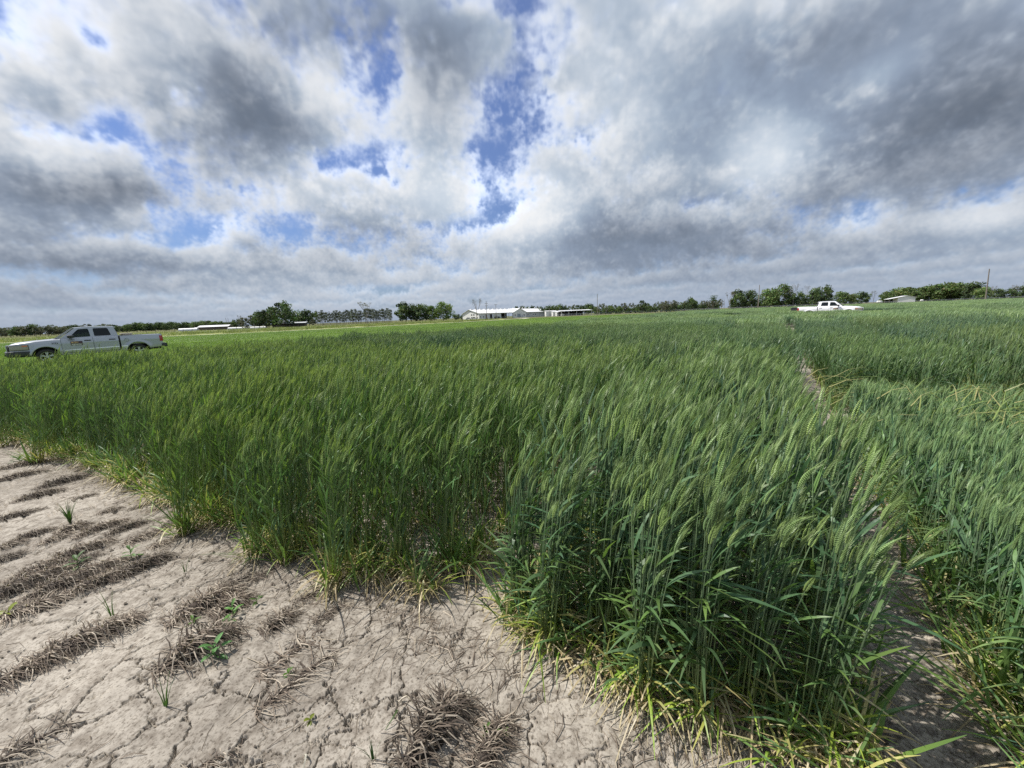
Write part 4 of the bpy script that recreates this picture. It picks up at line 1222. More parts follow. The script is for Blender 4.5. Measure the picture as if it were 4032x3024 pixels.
def slender_tree(seed, H, w=.085):
    r = random.Random(seed); mb = MB()
    x, y = r.gauss(0, .012) * H, r.gauss(0, .012) * H
    mb.tube((0, 0, -.3), (x, y, H * .55), H * .014, H * .009, 5, False); mb.tube((x, y, H * .55), (x * 1.5, y * 1.5, H * .97), H * .009, H * .003, 5, False)
    V, F, C = [], [], []
    b0 = r.uniform(.22, .42)
    for i in range(330):
        t = r.random(); z = H * (b0 + (1 - b0) * t); rad = H * w * (1.1 - .75 * abs(t - .45) ** 1.3) * r.uniform(.15, 1); a = r.uniform(0, 6.28)
        if math.sin(z * 2.3 + seed * 2.17) < -.8: continue
        g = r.uniform(.65, 1.3)
        quads(V, F, C, r, Vector((x * t + math.cos(a) * rad, y * t + math.sin(a) * rad, z)), H * .030 * r.uniform(.6, 1.2), (.10 * g, .12 * g, .08 * g), .3)
    return mb.mesh('trunk', M_GREYBARK, True), mesh_from('crown', V, F, M_FOL, cols=np.array(C))
def umbrella_pine(seed, H):
    r = random.Random(seed); mb = MB(); V, F, C = [], [], []
    mb.tube((0, 0, -.3), (.2, 0, H * .6), H * .02, H * .013, 6, False); mb.tube((.2, 0, H * .6), (.1, 0, H * .93), H * .013, H * .006, 6, False)
    for k, (dx, z, w) in enumerate(((.0, .93, .20), (-.16, .80, .14), (.22, .78, .15), (.06, .68, .12), (-.26, .66, .10))):
        mb.tube((.15, 0, H * (z - .1)), (dx * H, 0, H * z), H * .006, H * .003, 4, False)
        for i in range(130):
            v = Vector((r.gauss(0, .55), r.gauss(0, .55), r.gauss(0, .22))); g = r.uniform(.7, 1.2)
            quads(V, F, C, r, Vector((dx * H + v.x * w * H, v.y * w * H, z * H + v.z * w * H)), H * .026, (.05 * g, .085 * g, .035 * g), .5)
    return mb.mesh('trunk', M_BARK, True), mesh_from('crown', V, F, M_FOL, cols=np.array(C))
DK = [(.060, .095, .042), (.080, .120, .046), (.050, .078, .038)]
MD = [(.105, .155, .050), (.085, .130, .044), (.130, .180, .058)]
LT = [(.150, .205, .062), (.120, .170, .055), (.18, .22, .085)]
GY = [(.12, .13, .085), (.15, .155, .105), (.10, .115, .075)]
T_OAK = [make_tree(10 + i, 12, 6.4, .06, 30, DK + MD[:1], .55, 80) for i in range(3)]
T_OAKM = [make_tree(20 + i, 12, 6.6, .05, 32, MD, .55, 80) for i in range(3)]
T_OAKL = [make_tree(30 + i, 12, 6.4, .05, 32, LT, .55, 80) for i in range(2)]
T_TALL = [make_tree(40 + i, 12, 3.8, .14, 20, MD + DK, .45, 65) for i in range(3)]
T_THIN = [make_tree(50 + i, 12, 2.5, .24, 16, GY + LT[:1], .36, 55, bark=M_GREYBARK) for i in range(4)]
T_GREY = [make_tree(60 + i, 12, 4.6, .06, 20, GY, .5, 65) for i in range(2)]
T_SLIM = [slender_tree(70 + i, 12) for i in range(8)]
T_BARE = [bare_tree(80 + i, 12) for i in range(2)] + [bare_tree(84, 12, .36, 4)]
T_DEAD = [bare_tree(90, 12, .30)]
T_PINE = [umbrella_pine(95, 12)]
T_BUSH = [make_tree(97 + i, 12, 9.0, .02, 22, DK + MD[:2], .9, 60) for i in range(2)]
_tr = random.Random(42)
def plant(kinds, px, Y, H, label, group=None, name='tree', wide=1.0, lean=0.0):
    tk, cr = _tr.choice(kinds)
    t = empty(name, (bear(px) * Y, Y, 0), _tr.uniform(0, 6.28))
    s = H / 12
    t.scale = (s * wide, s * wide, s)
    if lean: t.rotation_euler = (0, lean, 0)
    tag(t, label, 'tree', group)
    link_mesh('trunk', tk, t); link_mesh('crown', cr, t)
    return t
# oaks round the old house, left of centre
plant(T_OAK, 1118, 222, 14.6, 'tallest dark green oak standing over the low dark house', wide=0.92)
plant(T_OAK, 1052, 222, 10.3, 'dark green oak just left of the tallest oak', wide=1.06)
plant(T_OAK, 1026, 228, 9.8, 'dark oak with twin trunks second left of the tallest oak', wide=0.94)
plant(T_GREY, 1000, 232, 8.2, 'dull grey green tree left of the dark twin-trunked oak', wide=1.06)
plant(T_GREY, 965, 230, 6.9, 'low grey green tree at the left end of the oak clump', wide=1.06)
plant(T_BARE, 950, 236, 9.0, 'bare twiggy tree at the left end of the oak clump')
plant(T_BARE, 1058, 245, 13.0, 'bare crown showing above the oak clump')
plant(T_BUSH, 1180, 246, 9.6, 'spreading dark evergreen over the low shed', wide=0.85)
plant(T_OAK, 1215, 250, 10.6, 'dark evergreen between the low shed and the slender row', wide=0.89)
plant(T_GREY, 1232, 240, 4.5, 'small brownish bush below the dark evergreen')
# the row of slender trees
px = 1248
while px < 1545:
    plant(T_SLIM, px, _tr.uniform(268, 300), _tr.uniform(8.2, 10.6), 'slender grey green tree in the close row left of the five round oaks', 'row of slender trees', 'slender_tree', wide=_tr.uniform(1.0, 1.5))
    px += _tr.uniform(2.6, 5.4)
plant(T_BARE[2:], 1446, 262, 15.5, 'tall grey half-bare tree rising above the slender row', wide=1.0)
for px, H, w, lab in ((1597, 13.4, .95, 'leftmost and tallest of the five round oaks'), (1622, 11.6, .9, 'second of the five round oaks from the left'), (1660, 11.6, 1.0, 'middle one of the five round oaks'),
                      (1700, 10.6, .95, 'fourth of the five round oaks from the left'), (1747, 12.6, .95, 'rightmost of the five round oaks, nearest the white barn')):
    plant(T_OAKM if px > 1690 else T_OAK, px, 258, H, lab, 'five round oaks', wide=w)
plant(T_BUSH, 1800, 330, 4.6, 'low dark green thicket left of the white barn', name='thicket')
plant(T_BUSH, 1822, 340, 4.0, 'smaller thicket touching the left end of the white barn', name='thicket')
plant(T_DEAD, 1882, 330, 18.5, 'dead bare tree behind the roof of the white barn', wide=0.94)
# behind the barn
for px, H, k in ((2036, 11, T_TALL), (2057, 10.5, T_OAK), (2078, 10.2, T_TALL), (2099, 10.4, T_OAK)):
    plant(k, px, 372, H, 'dark tree showing over the right part of the barn roof', 'dark trees behind the barn roof', wide=0.83)
px = 2118
while px < 2345:
    plant(_tr.choice((T_TALL, T_OAK, T_TALL, T_THIN)), px, _tr.uniform(330, 360), _tr.uniform(8, 10.6), 'mixed green tree behind the open shed beside the barn', 'trees behind the open shed', wide=_tr.uniform(.8, 1.1))
    px += _tr.uniform(9, 19)
# the long wood right of the barn
px = 2350
while px < 2840:
    rise = 1 + .25 * (px - 2350) / 490
    k = _tr.choice((T_TALL, T_THIN, T_THIN, T_GREY, T_OAKM))
    lab = {id(T_TALL): 'green tree in the thin wood behind the wire fence', id(T_THIN): 'thin pale trunked tree in the thin wood behind the wire fence', id(T_GREY): 'greyish budding tree in the thin wood behind the wire fence', id(T_OAKM): 'broad green tree in the thin wood behind the wire fence'}[id(k)]
    plant(k, px, _tr.uniform(285, 345), _tr.uniform(6.6, 9.9) * (.72 if k is T_OAKM else 1), lab, 'trees of the thin wood', wide=_tr.uniform(.75, 1.1))
    px += _tr.uniform(6, 15)
for i in range(26):
    plant(T_BUSH, 2350 + i * 19 + _tr.uniform(-6, 6), _tr.uniform(300, 330), _tr.uniform(3.5, 5.2), 'dark undergrowth bush at the foot of the thin wood', 'bushes of the thin wood', 'bush', wide=0.83)
plant(T_OAK, 2722, 270, 9.4, 'dense round dark oak in the thin wood', wide=0.97)
plant(T_PINE, 2808, 262, 10.0, 'flat-topped pine standing clear of the wood', wide=1.0)
# the big clump behind the far truck
for px, H, w, k, lab in ((2872, 12.8, .8, T_BARE, 'bare grey tree at the left end of the big clump behind the far truck'),
    (2905, 13.4, .78, T_OAK, 'dark leafy tree at the left end of the big clump behind the far truck'), (2952, 12.2, .85, T_OAK, 'dark tree beside the bare utility post in the big clump'),
    (3020, 12.6, .9, T_OAKM, 'broad green tree left of the middle of the big clump'), (3075, 15.4, .85, T_OAKM, 'tallest green tree in the big clump'),
    (3122, 16.6, .7, T_BARE, 'wide bare-topped tree in the middle of the big clump'), (3168, 15.2, .75, T_BARE, 'second bare-topped tree in the big clump above the truck bed'),
    (3205, 11.6, .72, T_OAK, 'dark tree above the truck cab in the big clump'), (3240, 13.2, .75, T_OAK, 'dark tree at the right end of the big clump'),
    (3140, 10.0, .9, T_OAK, 'low dark tree in front of the bare-topped trees')):
    plant(k, px, 255 + _tr.uniform(-8, 8), H, lab, 'big clump behind the far truck', wide=w)
for i in range(9): plant(T_BUSH, 2890 + i * 44, 262, _tr.uniform(5, 6.6), 'dark bush filling the foot of the big clump', 'bushes of the big clump', 'bush', wide=0.83)
for px, H, w, k, lab in ((3308, 9.4, .95, T_OAKM, 'rounded green tree just right of the far truck cab'), (3390, 8.9, .95, T_OAK, 'dark rounded tree above the far truck bonnet'),
    (3438, 9.6, .6, T_BARE, 'small bare bush right of the dark rounded tree'), (3350, 7.6, .9, T_OAKL, 'pale green tree between the two rounded trees by the far truck')):
    plant(k, px, 262, H, lab, wide=w)
for px, H, w, k in ((3490, 7.2, .9, T_OAKM), (3535, 9.0, .95, T_OAKL), (3585, 9.4, .9, T_OAKM), (3630, 9.4, .9, T_OAKL), (3680, 10.4, .95, T_OAKM), (3725, 10.9, .9, T_OAKL), (3775, 10.3, .9, T_OAKM), (3560, 7, .9, T_OAK), (3660, 7, .9, T_OAK), (3735, 7, .9, T_OAK)):
    plant(k, px, 240 + _tr.uniform(-10, 6), H * 1.08, 'leafy spring green tree in the belt behind the small white shed', 'tree belt behind the white shed', wide=w * 1.15)
plant(T_OAK, 3828, 222, 10.6, 'tallest dark tree at the right end of the tree belt', wide=0.94)
for px, H, w, k, lab in ((3868, 6.9, .9, T_OAKM, 'green tree just left of the leaning pole'), (3925, 6.0, .9, T_OAK, 'dark green tree just right of the leaning pole'), (3975, 6.2, .9, T_OAK, 'dark tree second right of the leaning pole'),
    (4030, 7.0, .9, T_OAK, 'dark tree at the right edge of the picture'), (3905, 8, .9, T_BARE, 'hazy bare tree behind the leaning pole'), (3990, 8.4, .9, T_BARE, 'hazy bare tree near the right edge'), (4045, 10.5, .8, T_BARE, 'tall bare tree cut by the right edge'), (4110, 7, .9, T_OAK, 'dark tree just outside the right edge')):
    plant(k, px, 205 + _tr.uniform(-5, 8), H, lab, wide=w * 1.15)
# far left woods
for px0, px1, st, Y, h0, h1, kk, lab, grp in ((-60, 250, 11, 330, 6.5, 9.8, (T_GREY, T_GREY, T_OAK, T_BARE), 'grey hazy tree in the far wood behind the near truck bonnet', 'far wood behind the truck bonnet'),
                                         (250, 470, 13, 380, 7, 10, (T_OAK, T_GREY), 'hazy dark tree in the far wood hidden behind the truck cab', 'far wood behind the truck cab'),
                                         (455, 940, 12, 430, 6.5, 10, (T_OAK, T_OAK, T_OAKM), 'dark round tree in the far wood left of the oak clump', 'far wood left of the oaks')):
    px = px0
    while px < px1:
        plant([_tr.choice(_tr.choice(kk))], px, Y + _tr.uniform(-18, 18), _tr.uniform(h0, h1), lab, grp, wide=_tr.uniform(.9, 1.2)); px += st * _tr.uniform(.7, 1.3)

# ------------------------------------------------------------------ buildings
M_WHITE = plain('white_metal_sheet', (.74, .73, .70), .45, var=.05, scale=.6, spec=.4)
M_ROOFW = plain('bright_metal_roof', (.68, .68, .675), .45, var=.05, scale=.4, spec=.5)
M_GREYW = plain('grey_metal_sheet', (.47, .48, .48), .5, var=.06, scale=.6)
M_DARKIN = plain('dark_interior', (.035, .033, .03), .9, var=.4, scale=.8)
M_DOORG = plain('grey_door', (.30, .34, .38), .5, var=.08, scale=1)
M_GLASSD = plain('dark_glass', (.03, .035, .04), .12, var=.1, scale=1)
M_BROWN = plain('weathered_board', (.14, .115, .09), .85, var=.3, scale=2)
M_WOODP = plain('weathered_pole', (.20, .17, .14), .9, var=.25, scale=3, bump=.3)
M_GALV = plain('galvanised_steel', (.38, .39, .40), .45, .6, var=.12, scale=8)
def local_empty(name, loc, rz, label, cat, group=None):
    return tag(empty(name, loc, rz), label, cat, group)
# the long white barn: local x along its front, y into the depth
bx = local_empty('barn', (-21.6, 280, 0), math.radians(47.41), 'long white metal barn with bright roof, two-storey gable end and cross gable', 'barn')
EV, RG, DP, LN = 4.2, 7.0, 18.0, 81.5
def wall_panel(name, x0, x1, y, z0, z1, mat, par, th=.12):
    return MB().box(x0, x1, y, y + th, z0, z1).obj(name, mat, par)
segs = [(0, 6.4), (8.4, 10.8), (13.7, 22.4)]
for a, b_ in segs: wall_panel('wall', a, b_, 0, 0, EV, M_WHITE, bx)
for a, b_ in ((6.4, 8.4), (10.8, 13.7)):
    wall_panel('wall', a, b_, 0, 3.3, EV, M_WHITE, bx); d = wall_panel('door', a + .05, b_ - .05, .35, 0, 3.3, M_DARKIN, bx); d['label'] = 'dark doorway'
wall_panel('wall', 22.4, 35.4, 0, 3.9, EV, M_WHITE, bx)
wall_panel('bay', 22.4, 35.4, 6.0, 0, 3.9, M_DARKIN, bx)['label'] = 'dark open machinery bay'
for x in (22.5, 27.0, 31.4): MB().box(x, x + .25, .0, .25, 0, 3.9).obj('post', M_WHITE, bx)
wall_panel('wall', 50.8, LN, 0, 0, EV, M_GREYW, bx)['label'] = 'greyer wall of the right wing'
for x in (69.7,): MB().box(x, x + .2, -.03, .0, 0, EV).obj('joint', M_DOORG, bx)
# gable end with its two rows of windows
MB().prism([(0, 0), (DP, 0), (DP, EV), (10.5, RG), (0, EV)], -.12, .0).obj('gable_wall', M_WHITE, bx).rotation_euler = (0, 0, math.pi / 2)
MB().prism([(0, 0), (DP, 0), (DP, EV), (10.5, RG), (0, EV)], -.12, .0).obj('gable_wall', M_GREYW, bx).matrix_local = Matrix.Translation((LN + .12, 0, 0)) @ Matrix.Rotation(math.pi / 2, 4, 'Z')
for z in (.75, 2.75):
    for y in (1.6, 4.9, 7.2):
        w = MB().box(-.02, .06, y, y + 1.3, z, z + .95).obj('window', M_GLASSD, bx)
        f = MB().box(-.06, -.021, y - .08, y + 1.38, z - .1, z).obj('sill', M_WHITE, w)
MB().box(-.03, .05, 8.3, 10.0, 5.3, 6.2).obj('vent', M_DOORG, bx)
# roof slopes with their overhang, and ridge ventilators
def slope(name, x0, x1, y0, z0, y1, z1, mat, par, th=.12):
    n = Vector((0, -(z1 - z0), (y1 - y0))).normalized() * th
    V = [(x0, y0, z0), (x1, y0, z0), (x1, y1, z1), (x0, y1, z1)]
    V += [(x, y + n.y, z + n.z) for x, y, z in V]
    me = MB().add(V, [(0, 3, 2, 1), (4, 5, 6, 7), (0, 1, 5, 4), (1, 2, 6, 5), (2, 3, 7, 6), (3, 0, 4, 7)])
    return me.obj(name, mat, par)
k1 = (RG - EV) / 10.5; k2 = (RG - EV) / (DP - 10.5)
slope('roof', -.7, LN + .5, -.8, EV - .8 * k1 + .03, 10.5, RG + .03, M_ROOFW, bx)
slope('roof', -.7, LN + .5, DP + .8, EV - .8 * k2 + .03, 10.5, RG + .035, M_ROOFW, bx)
for i in range(11): MB().box(1.5 + i * 4.6, 3.3 + i * 4.6, 10.0, 11.0, RG + .1, RG + .62).obj('ridge_vent', M_ROOFW, bx)
for x in (46, 54, 57.5, 61, 66, 74):
    MB().tube((x, 8.5, RG - .3), (x, 8.5, RG + .75), .3, .3, 8).tube((x, 8.5, RG + .75), (x, 8.5, RG + 1.1), .5, .2, 8).obj('roof_vent', M_ROOFW, bx)
# small windows along the front
for x, z, w in ((1.1, 1.1, .8), (3.9, 1.1, .8), (54.2, 1.5, .8), (60.8, 1.5, .8), (64, 1.6, .8)):
    wd = MB().box(x, x + w, -.03, .0, z, z + 1.0).obj('window', M_GLASSD, bx)
    MB().box(x - .05, x + w + .05, -.07, -.031, z - .09, z).obj('sill', M_WHITE, wd)
MB().box(56.6, 59.2, -.5, .0, 3.2, 3.7).obj('awning', M_DOORG, bx)
# cross gable
MB().prism([(35.4, 0), (40.1, 0), (40.1, 3.0), (44.2, 3.0), (44.2, 0), (50.8, 0), (50.8, EV), (43.1, RG + .1), (35.4, EV)], -1.0, -.85).obj('cross_gable_wall', M_WHITE, bx)
MB().box(35.4, 35.55, -.85, .0, 0, EV).obj('wall', M_WHITE, bx); MB().box(50.65, 50.8, -.85, .0, 0, EV).obj('wall', M_WHITE, bx)
dd = MB().box(40.12, 44.18, -.78, -.7, 0, 2.98).obj('roller_door', M_DOORG, bx)
for i in range(6): MB().box(40.12, 44.18, -.82, -.781, .1 + i * .49, .5 + i * .49).obj('slat', M_DOORG, dd)
MB().box(45.6, 46.3, -1.04, -1.001, 0, 2.1).obj('door', M_DOORG, bx)
for x in (37.1, 47.7):
    wd = MB().box(x, x + 1.3, -1.03, -1.001, 1.5, 2.4).obj('window', M_GLASSD, bx); MB().box(x - .05, x + 1.35, -1.08, -1.031, 1.4, 1.5).obj('sill', M_WHITE, wd)
def cross_slope(x0, z0, x1, z1):
    V = [(x0, -1.4, z0), (x1, -1.4, z1), (x1, 10.5, z1), (x0, 10.5, z0)]; V += [(x, y, z + .12) for x, y, z in V]
    MB().add(V, [(0, 3, 2, 1), (4, 5, 6, 7), (0, 1, 5, 4), (1, 2, 6, 5), (2, 3, 7, 6), (3, 0, 4, 7)]).obj('roof', M_ROOFW, bx)
kk = (RG + .1 - EV) / 7.7
cross_slope(34.8, EV - .6 * kk + .06, 43.1, RG + .16); cross_slope(51.4, EV - .6 * kk + .06, 43.1, RG + .165)
# tractor in front of the open bays: body, cab, wheels
def wheel_x(name, par, x, y, z, r, w, mat):
    mb = MB(); mb.tube((x, y - w / 2, z), (x, y + w / 2, z), r, r, 16); return mb.obj(name, mat, par, bevel=.03)
M_RUBBER = plain('rubber', (.022, .022, .022), .85, var=.2, scale=12)
M_DKGREEN = plain('tractor_paint', (.05, .06, .05), .5, var=.2)
tr = local_empty('tractor', (bear(1955) * 277, 277, 0), .4, 'dark tractor parked in front of the open barn bays', 'tractor')
MB().box(.2, 2.2, -.4, .4, .8, 1.5).obj('hood', M_DKGREEN, tr, bevel=.06)
cb = MB().box(-1.2, .2, -.7, .7, 1.1, 1.6).box(-1.2, -1.08, -.7, -.6, 1.6, 2.6).box(-1.2, -1.08, .6, .7, 1.6, 2.6).box(.08, .2, -.7, -.6, 1.6, 2.6).box(.08, .2, .6, .7, 1.6, 2.6).box(-1.3, .3, -.8, .8, 2.6, 2.75).obj('cab', M_DKGREEN, tr)
for s in (-1, 1):
    wheel_x('wheel', tr, -.6, s * .95, .85, .85, .5, M_RUBBER); wheel_x('wheel', tr, 1.7, s * .75, .5, .5, .35, M_RUBBER)
MB().box(2.4, 5.6, -.9, .9, .6, .8).obj('trailer_bed', M_DKGREEN, tr)
# small parked cars near the barn: simple but shaped
def car(px, Y, rz, mat, label):
    c = local_empty('parked_car', (bear(px) * Y, Y, 0), rz, label, 'car')
    MB().prism([(-2.2, .35), (2.2, .35), (2.25, .75), (1.3, .95), (-1.9, .98), (-2.2, .8)], -.85, .85).obj('body', mat, c, bevel=.05)
    MB().prism([(-1.5, .97), (1.1, .95), (.45, 1.45), (-1.1, 1.47)], -.72, .72).obj('cabin', M_GLASSD, c, bevel=.04)
    for x in (-1.4, 1.4):
        for y in (-.78, .78): wheel_x('wheel', c, x, y, .33, .33, .2, M_RUBBER)
car(1845, 272, .2, M_WHITE, 'white car parked at the gable end of the barn')
car(1868, 270, .1, M_WHITE, 'second white car parked right of the first at the barn gable')
# white sheds right of the barn
for px, Y, w, d, h, lab in ((2172, 318, 9, 6, 4.0, 'boxy white shed just right of the barn'), (2192, 306, 6, 5, 3.2, 'smaller white shed between the barn and the open shed'), (2210, 300, 7, 5, 2.8, 'low white lean-to at the left end of the open shed')):
    s_ = local_empty('shed', (bear(px) * Y, Y, 0), .1, lab, 'shed')
    MB().box(-w / 2, w / 2, 0, d, 0, h).obj('wall', M_WHITE, s_)
    slope('roof', -w / 2 - .3, w / 2 + .3, -.4, h + .02, d + .3, h + .5, M_ROOFW, s_)
    MB().box(-w / 4, w / 10, -.04, -.002, 0, 2.0).obj('door', M_GREYW, s_)
sh = local_empty('open_shed', (bear(2270) * 292, 292, 0), .12, 'long open-fronted shed with thin white roof right of the barn', 'shed')
slope('roof', -12.3, 12.3, -1, 3.55, 9, 4.1, M_ROOFW, sh)
for x in (-11.6, -6, 0, 5.6, 11.4): MB().box(x - .12, x + .12, -.4, -.15, 0, 3.6).obj('post', M_WHITE, sh)
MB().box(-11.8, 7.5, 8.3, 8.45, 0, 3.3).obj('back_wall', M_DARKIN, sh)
for i, (x, w, h) in enumerate(((-9.5, 2.6, 1.7), (-5, 3.6, 2.1), (-.5, 2.4, 1.5), (3, 3, 2.0))):
    o = MB().box(x - w / 2, x + w / 2, -.9, .9, .35, h * .6).prism([(x - w * .35, h * .6), (x + w * .3, h * .6), (x + w * .15, h), (x - w * .25, h)], -.7, .7).obj('farm_machine', M_DKGREEN if i else M_WHITE, None, bevel=.05)
    o.matrix_world = Matrix.Translation((bear(2270) * 292, 292, 0)) @ Matrix.Rotation(.12, 4, 'Z') @ Matrix.Translation((0, 4, 0))
    tag(o, ('pale vehicle under the left end of the open shed roof', 'bulky dark machine second from left in the open shed', 'small dark machine in the middle of the open shed', 'dark machine at the right of the open shed')[i], 'machine')
# farm group on the far left: low long building, hoop houses, tanks
fb = local_empty('farm_building', (bear(840) * 236, 236, 0), .30, 'low long building with bright white roof on the far left', 'building')
MB().box(-7.6, 7.6, 0, 7, 0, 1.75).obj('wall', M_BROWN, fb)
slope('roof', -8, 8, -.8, 1.7, 3.5, 2.65, M_ROOFW, fb); slope('roof', -8, 8, 7.8, 1.7, 3.5, 2.655, M_ROOFW, fb)
MB().prism([(-.0, 0), (7, 0), (7, 1.7), (3.5, 2.55), (0, 1.7)], 7.62, 7.7).obj('gable_wall', M_BROWN, fb).matrix_local = Matrix.Rotation(math.pi / 2, 4, 'Z')
def hoop(px, Y, L, rr, rz, mat, name, lab, cat, group=None):
    h = local_empty(name, (bear(px) * Y, Y, 0), rz, lab, cat, group)
    n = 12; poly = [(rr * math.cos(math.pi * i / n), .25 + rr * .95 * math.sin(math.pi * i / n)) for i in range(n + 1)]
    o = MB().prism(poly + [(-rr, 0), (rr, 0)], -L / 2, L / 2).obj('cover', mat, h); o.rotation_euler = (0, 0, math.pi / 2)
    for s in (-1, 1):
        q = MB().box(-.5, .5, 0, .05, 0, 1.1).obj('door', M_GREYW, h); q.matrix_local = Matrix.Rotation(math.pi / 2, 4, 'Z') @ Matrix.Translation((0, s * L / 2 + (.02 if s > 0 else -.07), 0))
    return h
hoop(742, 226, 9, 1.35, .3, M_ROOFW, 'hoop_house', 'white hoop house at the left end of the far farm buildings', 'greenhouse')
hoop(786, 240, 5, 1.6, .9, M_WHITE, 'hoop_house', 'gable-like white hoop house touching the low long building', 'greenhouse')
hoop(925, 214, 7, .85, .2, M_ROOFW, 'white_tank', 'white tank lying right of the low long building', 'tank')
hoop(1003, 212, 4.5, .8, .2, M_WHITE, 'white_tank', 'first white tank under the grey green trees', 'tank')
hoop(1030, 213, 4.0, .75, .2, M_WHITE, 'white_tank', 'second white tank under the grey green trees', 'tank')
hoop(970, 232, 4.0, .8, .4, M_WHITE, 'white_tank', 'small white tank behind the low grey green tree', 'tank')
hs = local_empty('house', (bear(1100) * 226, 226, 0), .25, 'low dark house under the tallest oak', 'house')
MB().box(-3.6, 3.6, 0, 6, 0, 2.3).obj('wall', M_BROWN, hs)
slope('roof', -4, 4, -.6, 2.2, 3, 4.0, M_DOORG, hs); slope('roof', -4, 4, 6.6, 2.2, 3, 4.005, M_DOORG, hs)
MB().box(-1.8, -.8, -.05, -.003, .8, 1.8).obj('window', M_GLASSD, hs); MB().box(.6, 1.5, -.05, -.003, 0, 2.0).obj('door', M_DARKIN, hs)
ls = local_empty('shed', (bear(1165) * 226, 226, 0), .25, 'low dark shed with pale roof edge right of the tallest oak', 'shed')
MB().box(-4.6, 4.6, .3, 5, 0, 1.7).obj('wall', M_DARKIN, ls); slope('roof', -5.2, 5.2, -.5, 2.0, 5.4, 2.6, M_GREYW, ls)
for x in (-4.8, -1.6, 1.6, 4.8): MB().tube((x, -.2, 0), (x, -.2, 2.0), .08).obj('post', M_BROWN, ls)
# small white shed on the right
ws = local_empty('shed', (bear(3568) * 196, 196, 0), -.42, 'small white shed with lean-to roof below the tree belt', 'shed')
MB().prism([(-3.2, 0), (3.4, 0), (3.4, 3.0), (.2, 3.9), (-3.2, 3.1)], 0, 5).obj('wall', M_WHITE, ws)
V = [(-6.9, -.3, 2.55), (.2, -.3, 3.95), (.2, 5.3, 3.95), (-6.9, 5.3, 2.55)]; V += [(x, y, z + .1) for x, y, z in V]
MB().add(V, [(0, 3, 2, 1), (4, 5, 6, 7), (0, 1, 5, 4), (1, 2, 6, 5), (2, 3, 7, 6), (3, 0, 4, 7)]).obj('roof', M_ROOFW, ws)
V = [(.2, -.3, 3.95), (3.9, -.3, 2.95), (3.9, 5.3, 2.95), (.2, 5.3, 3.95)]; V += [(x, y, z + .1) for x, y, z in V]
MB().add(V, [(0, 3, 2, 1), (4, 5, 6, 7), (0, 1, 5, 4), (1, 2, 6, 5), (2, 3, 7, 6), (3, 0, 4, 7)]).obj('roof', M_ROOFW, ws)
for y in (0.0, 4.8): MB().tube((-6.5, y, 0), (-6.5, y, 2.5), .1).obj('post', M_BROWN, ws)
MB().box(-6.4, -3.3, 4.7, 4.8, 0, 2.4).obj('back_wall', M_DARKIN, ws)
def tank_mesh(name, px, Y, L, rr, z, lab):
    o = MB().tube((-L / 2, 0, z), (L / 2, 0, z), rr, rr, 12).tube((-L / 2 - rr * .5, 0, z), (-L / 2, 0, z), rr * .5, rr, 12).tube((L / 2, 0, z), (L / 2 + rr * .5, 0, z), rr, rr * .5, 12).box(-L * .3, -L * .2, -.3, .3, 0, z).box(L * .2, L * .3, -.3, .3, 0, z).obj(name, M_WHITE, None, True)
    o.location = (bear(px) * Y, Y, 0); tag(o, lab, 'tank')
tank_mesh('white_tank', 3463, 200, 2.0, .6, 1.45, 'small white tank left of the white shed on the right')
tank_mesh('white_tank', 3630, 196, .9, .5, 1.35, 'round white tank at the fence right of the white shed')

# ------------------------------------------------------------------ poles and fences
def pole(px, Y, h, r, label, arms=(), lean=0.0, name='utility_pole', mat=M_WOODP):
    p = local_empty(name, (bear(px) * Y, Y, 0), 0, label, 'pole')
    p.rotation_euler = (0, lean, 0)
    MB().tube((0, 0, -.2), (0, 0, h), r, r * .7, 8).obj('shaft', mat, p)
    for z, w in arms:
        a = MB().box(-w / 2, w / 2, -.09, .03, z - .09, z + .09).obj('cross_arm', mat, p)
        for x in (-w * .42, w * .42): MB().tube((x, 0, z + .09), (x, 0, z + .32), .05, .03, 6).obj('insulator', M_GLASSD, a)
pole(1877, 227, 9.2, .16, 'plain pole in front of the barn gable end')
pole(1917, 227, 10.4, .16, 'pole with two cross arms in front of the barn', ((9.0, 1.7), (7.7, 1.7)))
pole(1954, 268, 9.6, .16, 'pole with a single T cross arm near the tractor', ((9.4, 2.2),))
pole(2165, 262, 5.6, .14, 'short plain pole by the sheds right of the barn')
pole(2352, 226, 12.0, .17, 'tall plain pole right of the open shed')
pole(2985, 196, 12.0, .19, 'tall bare pole in front of the big tree clump')
pole(3882, 150, 12.2, .21, 'thick bare pole at the right, standing at the fence', lean=-.045)
pole(2841, 232, 6.8, .13, 'left one of two dark posts by the flat-topped pine')
pole(2851, 234, 6.2, .11, 'right one of two dark posts by the flat-topped pine')
pole(815, 400, 8.6, .2, 'far pole with two cross arms above the low long building', ((8.0, 2.2), (6.6, 2.2)))
pole(896, 330, 9.0, .16, 'left one of a close pair of far poles', lean=-.05)
pole(901, 330, 8.7, .16, 'right one of a close pair of far poles', lean=.04)
pole(1199, 250, 7.6, .10, 'thin pole at the left end of the slender tree row')
pole(767, 330, 6.0, .12, 'thin far pole between the white hoop houses')
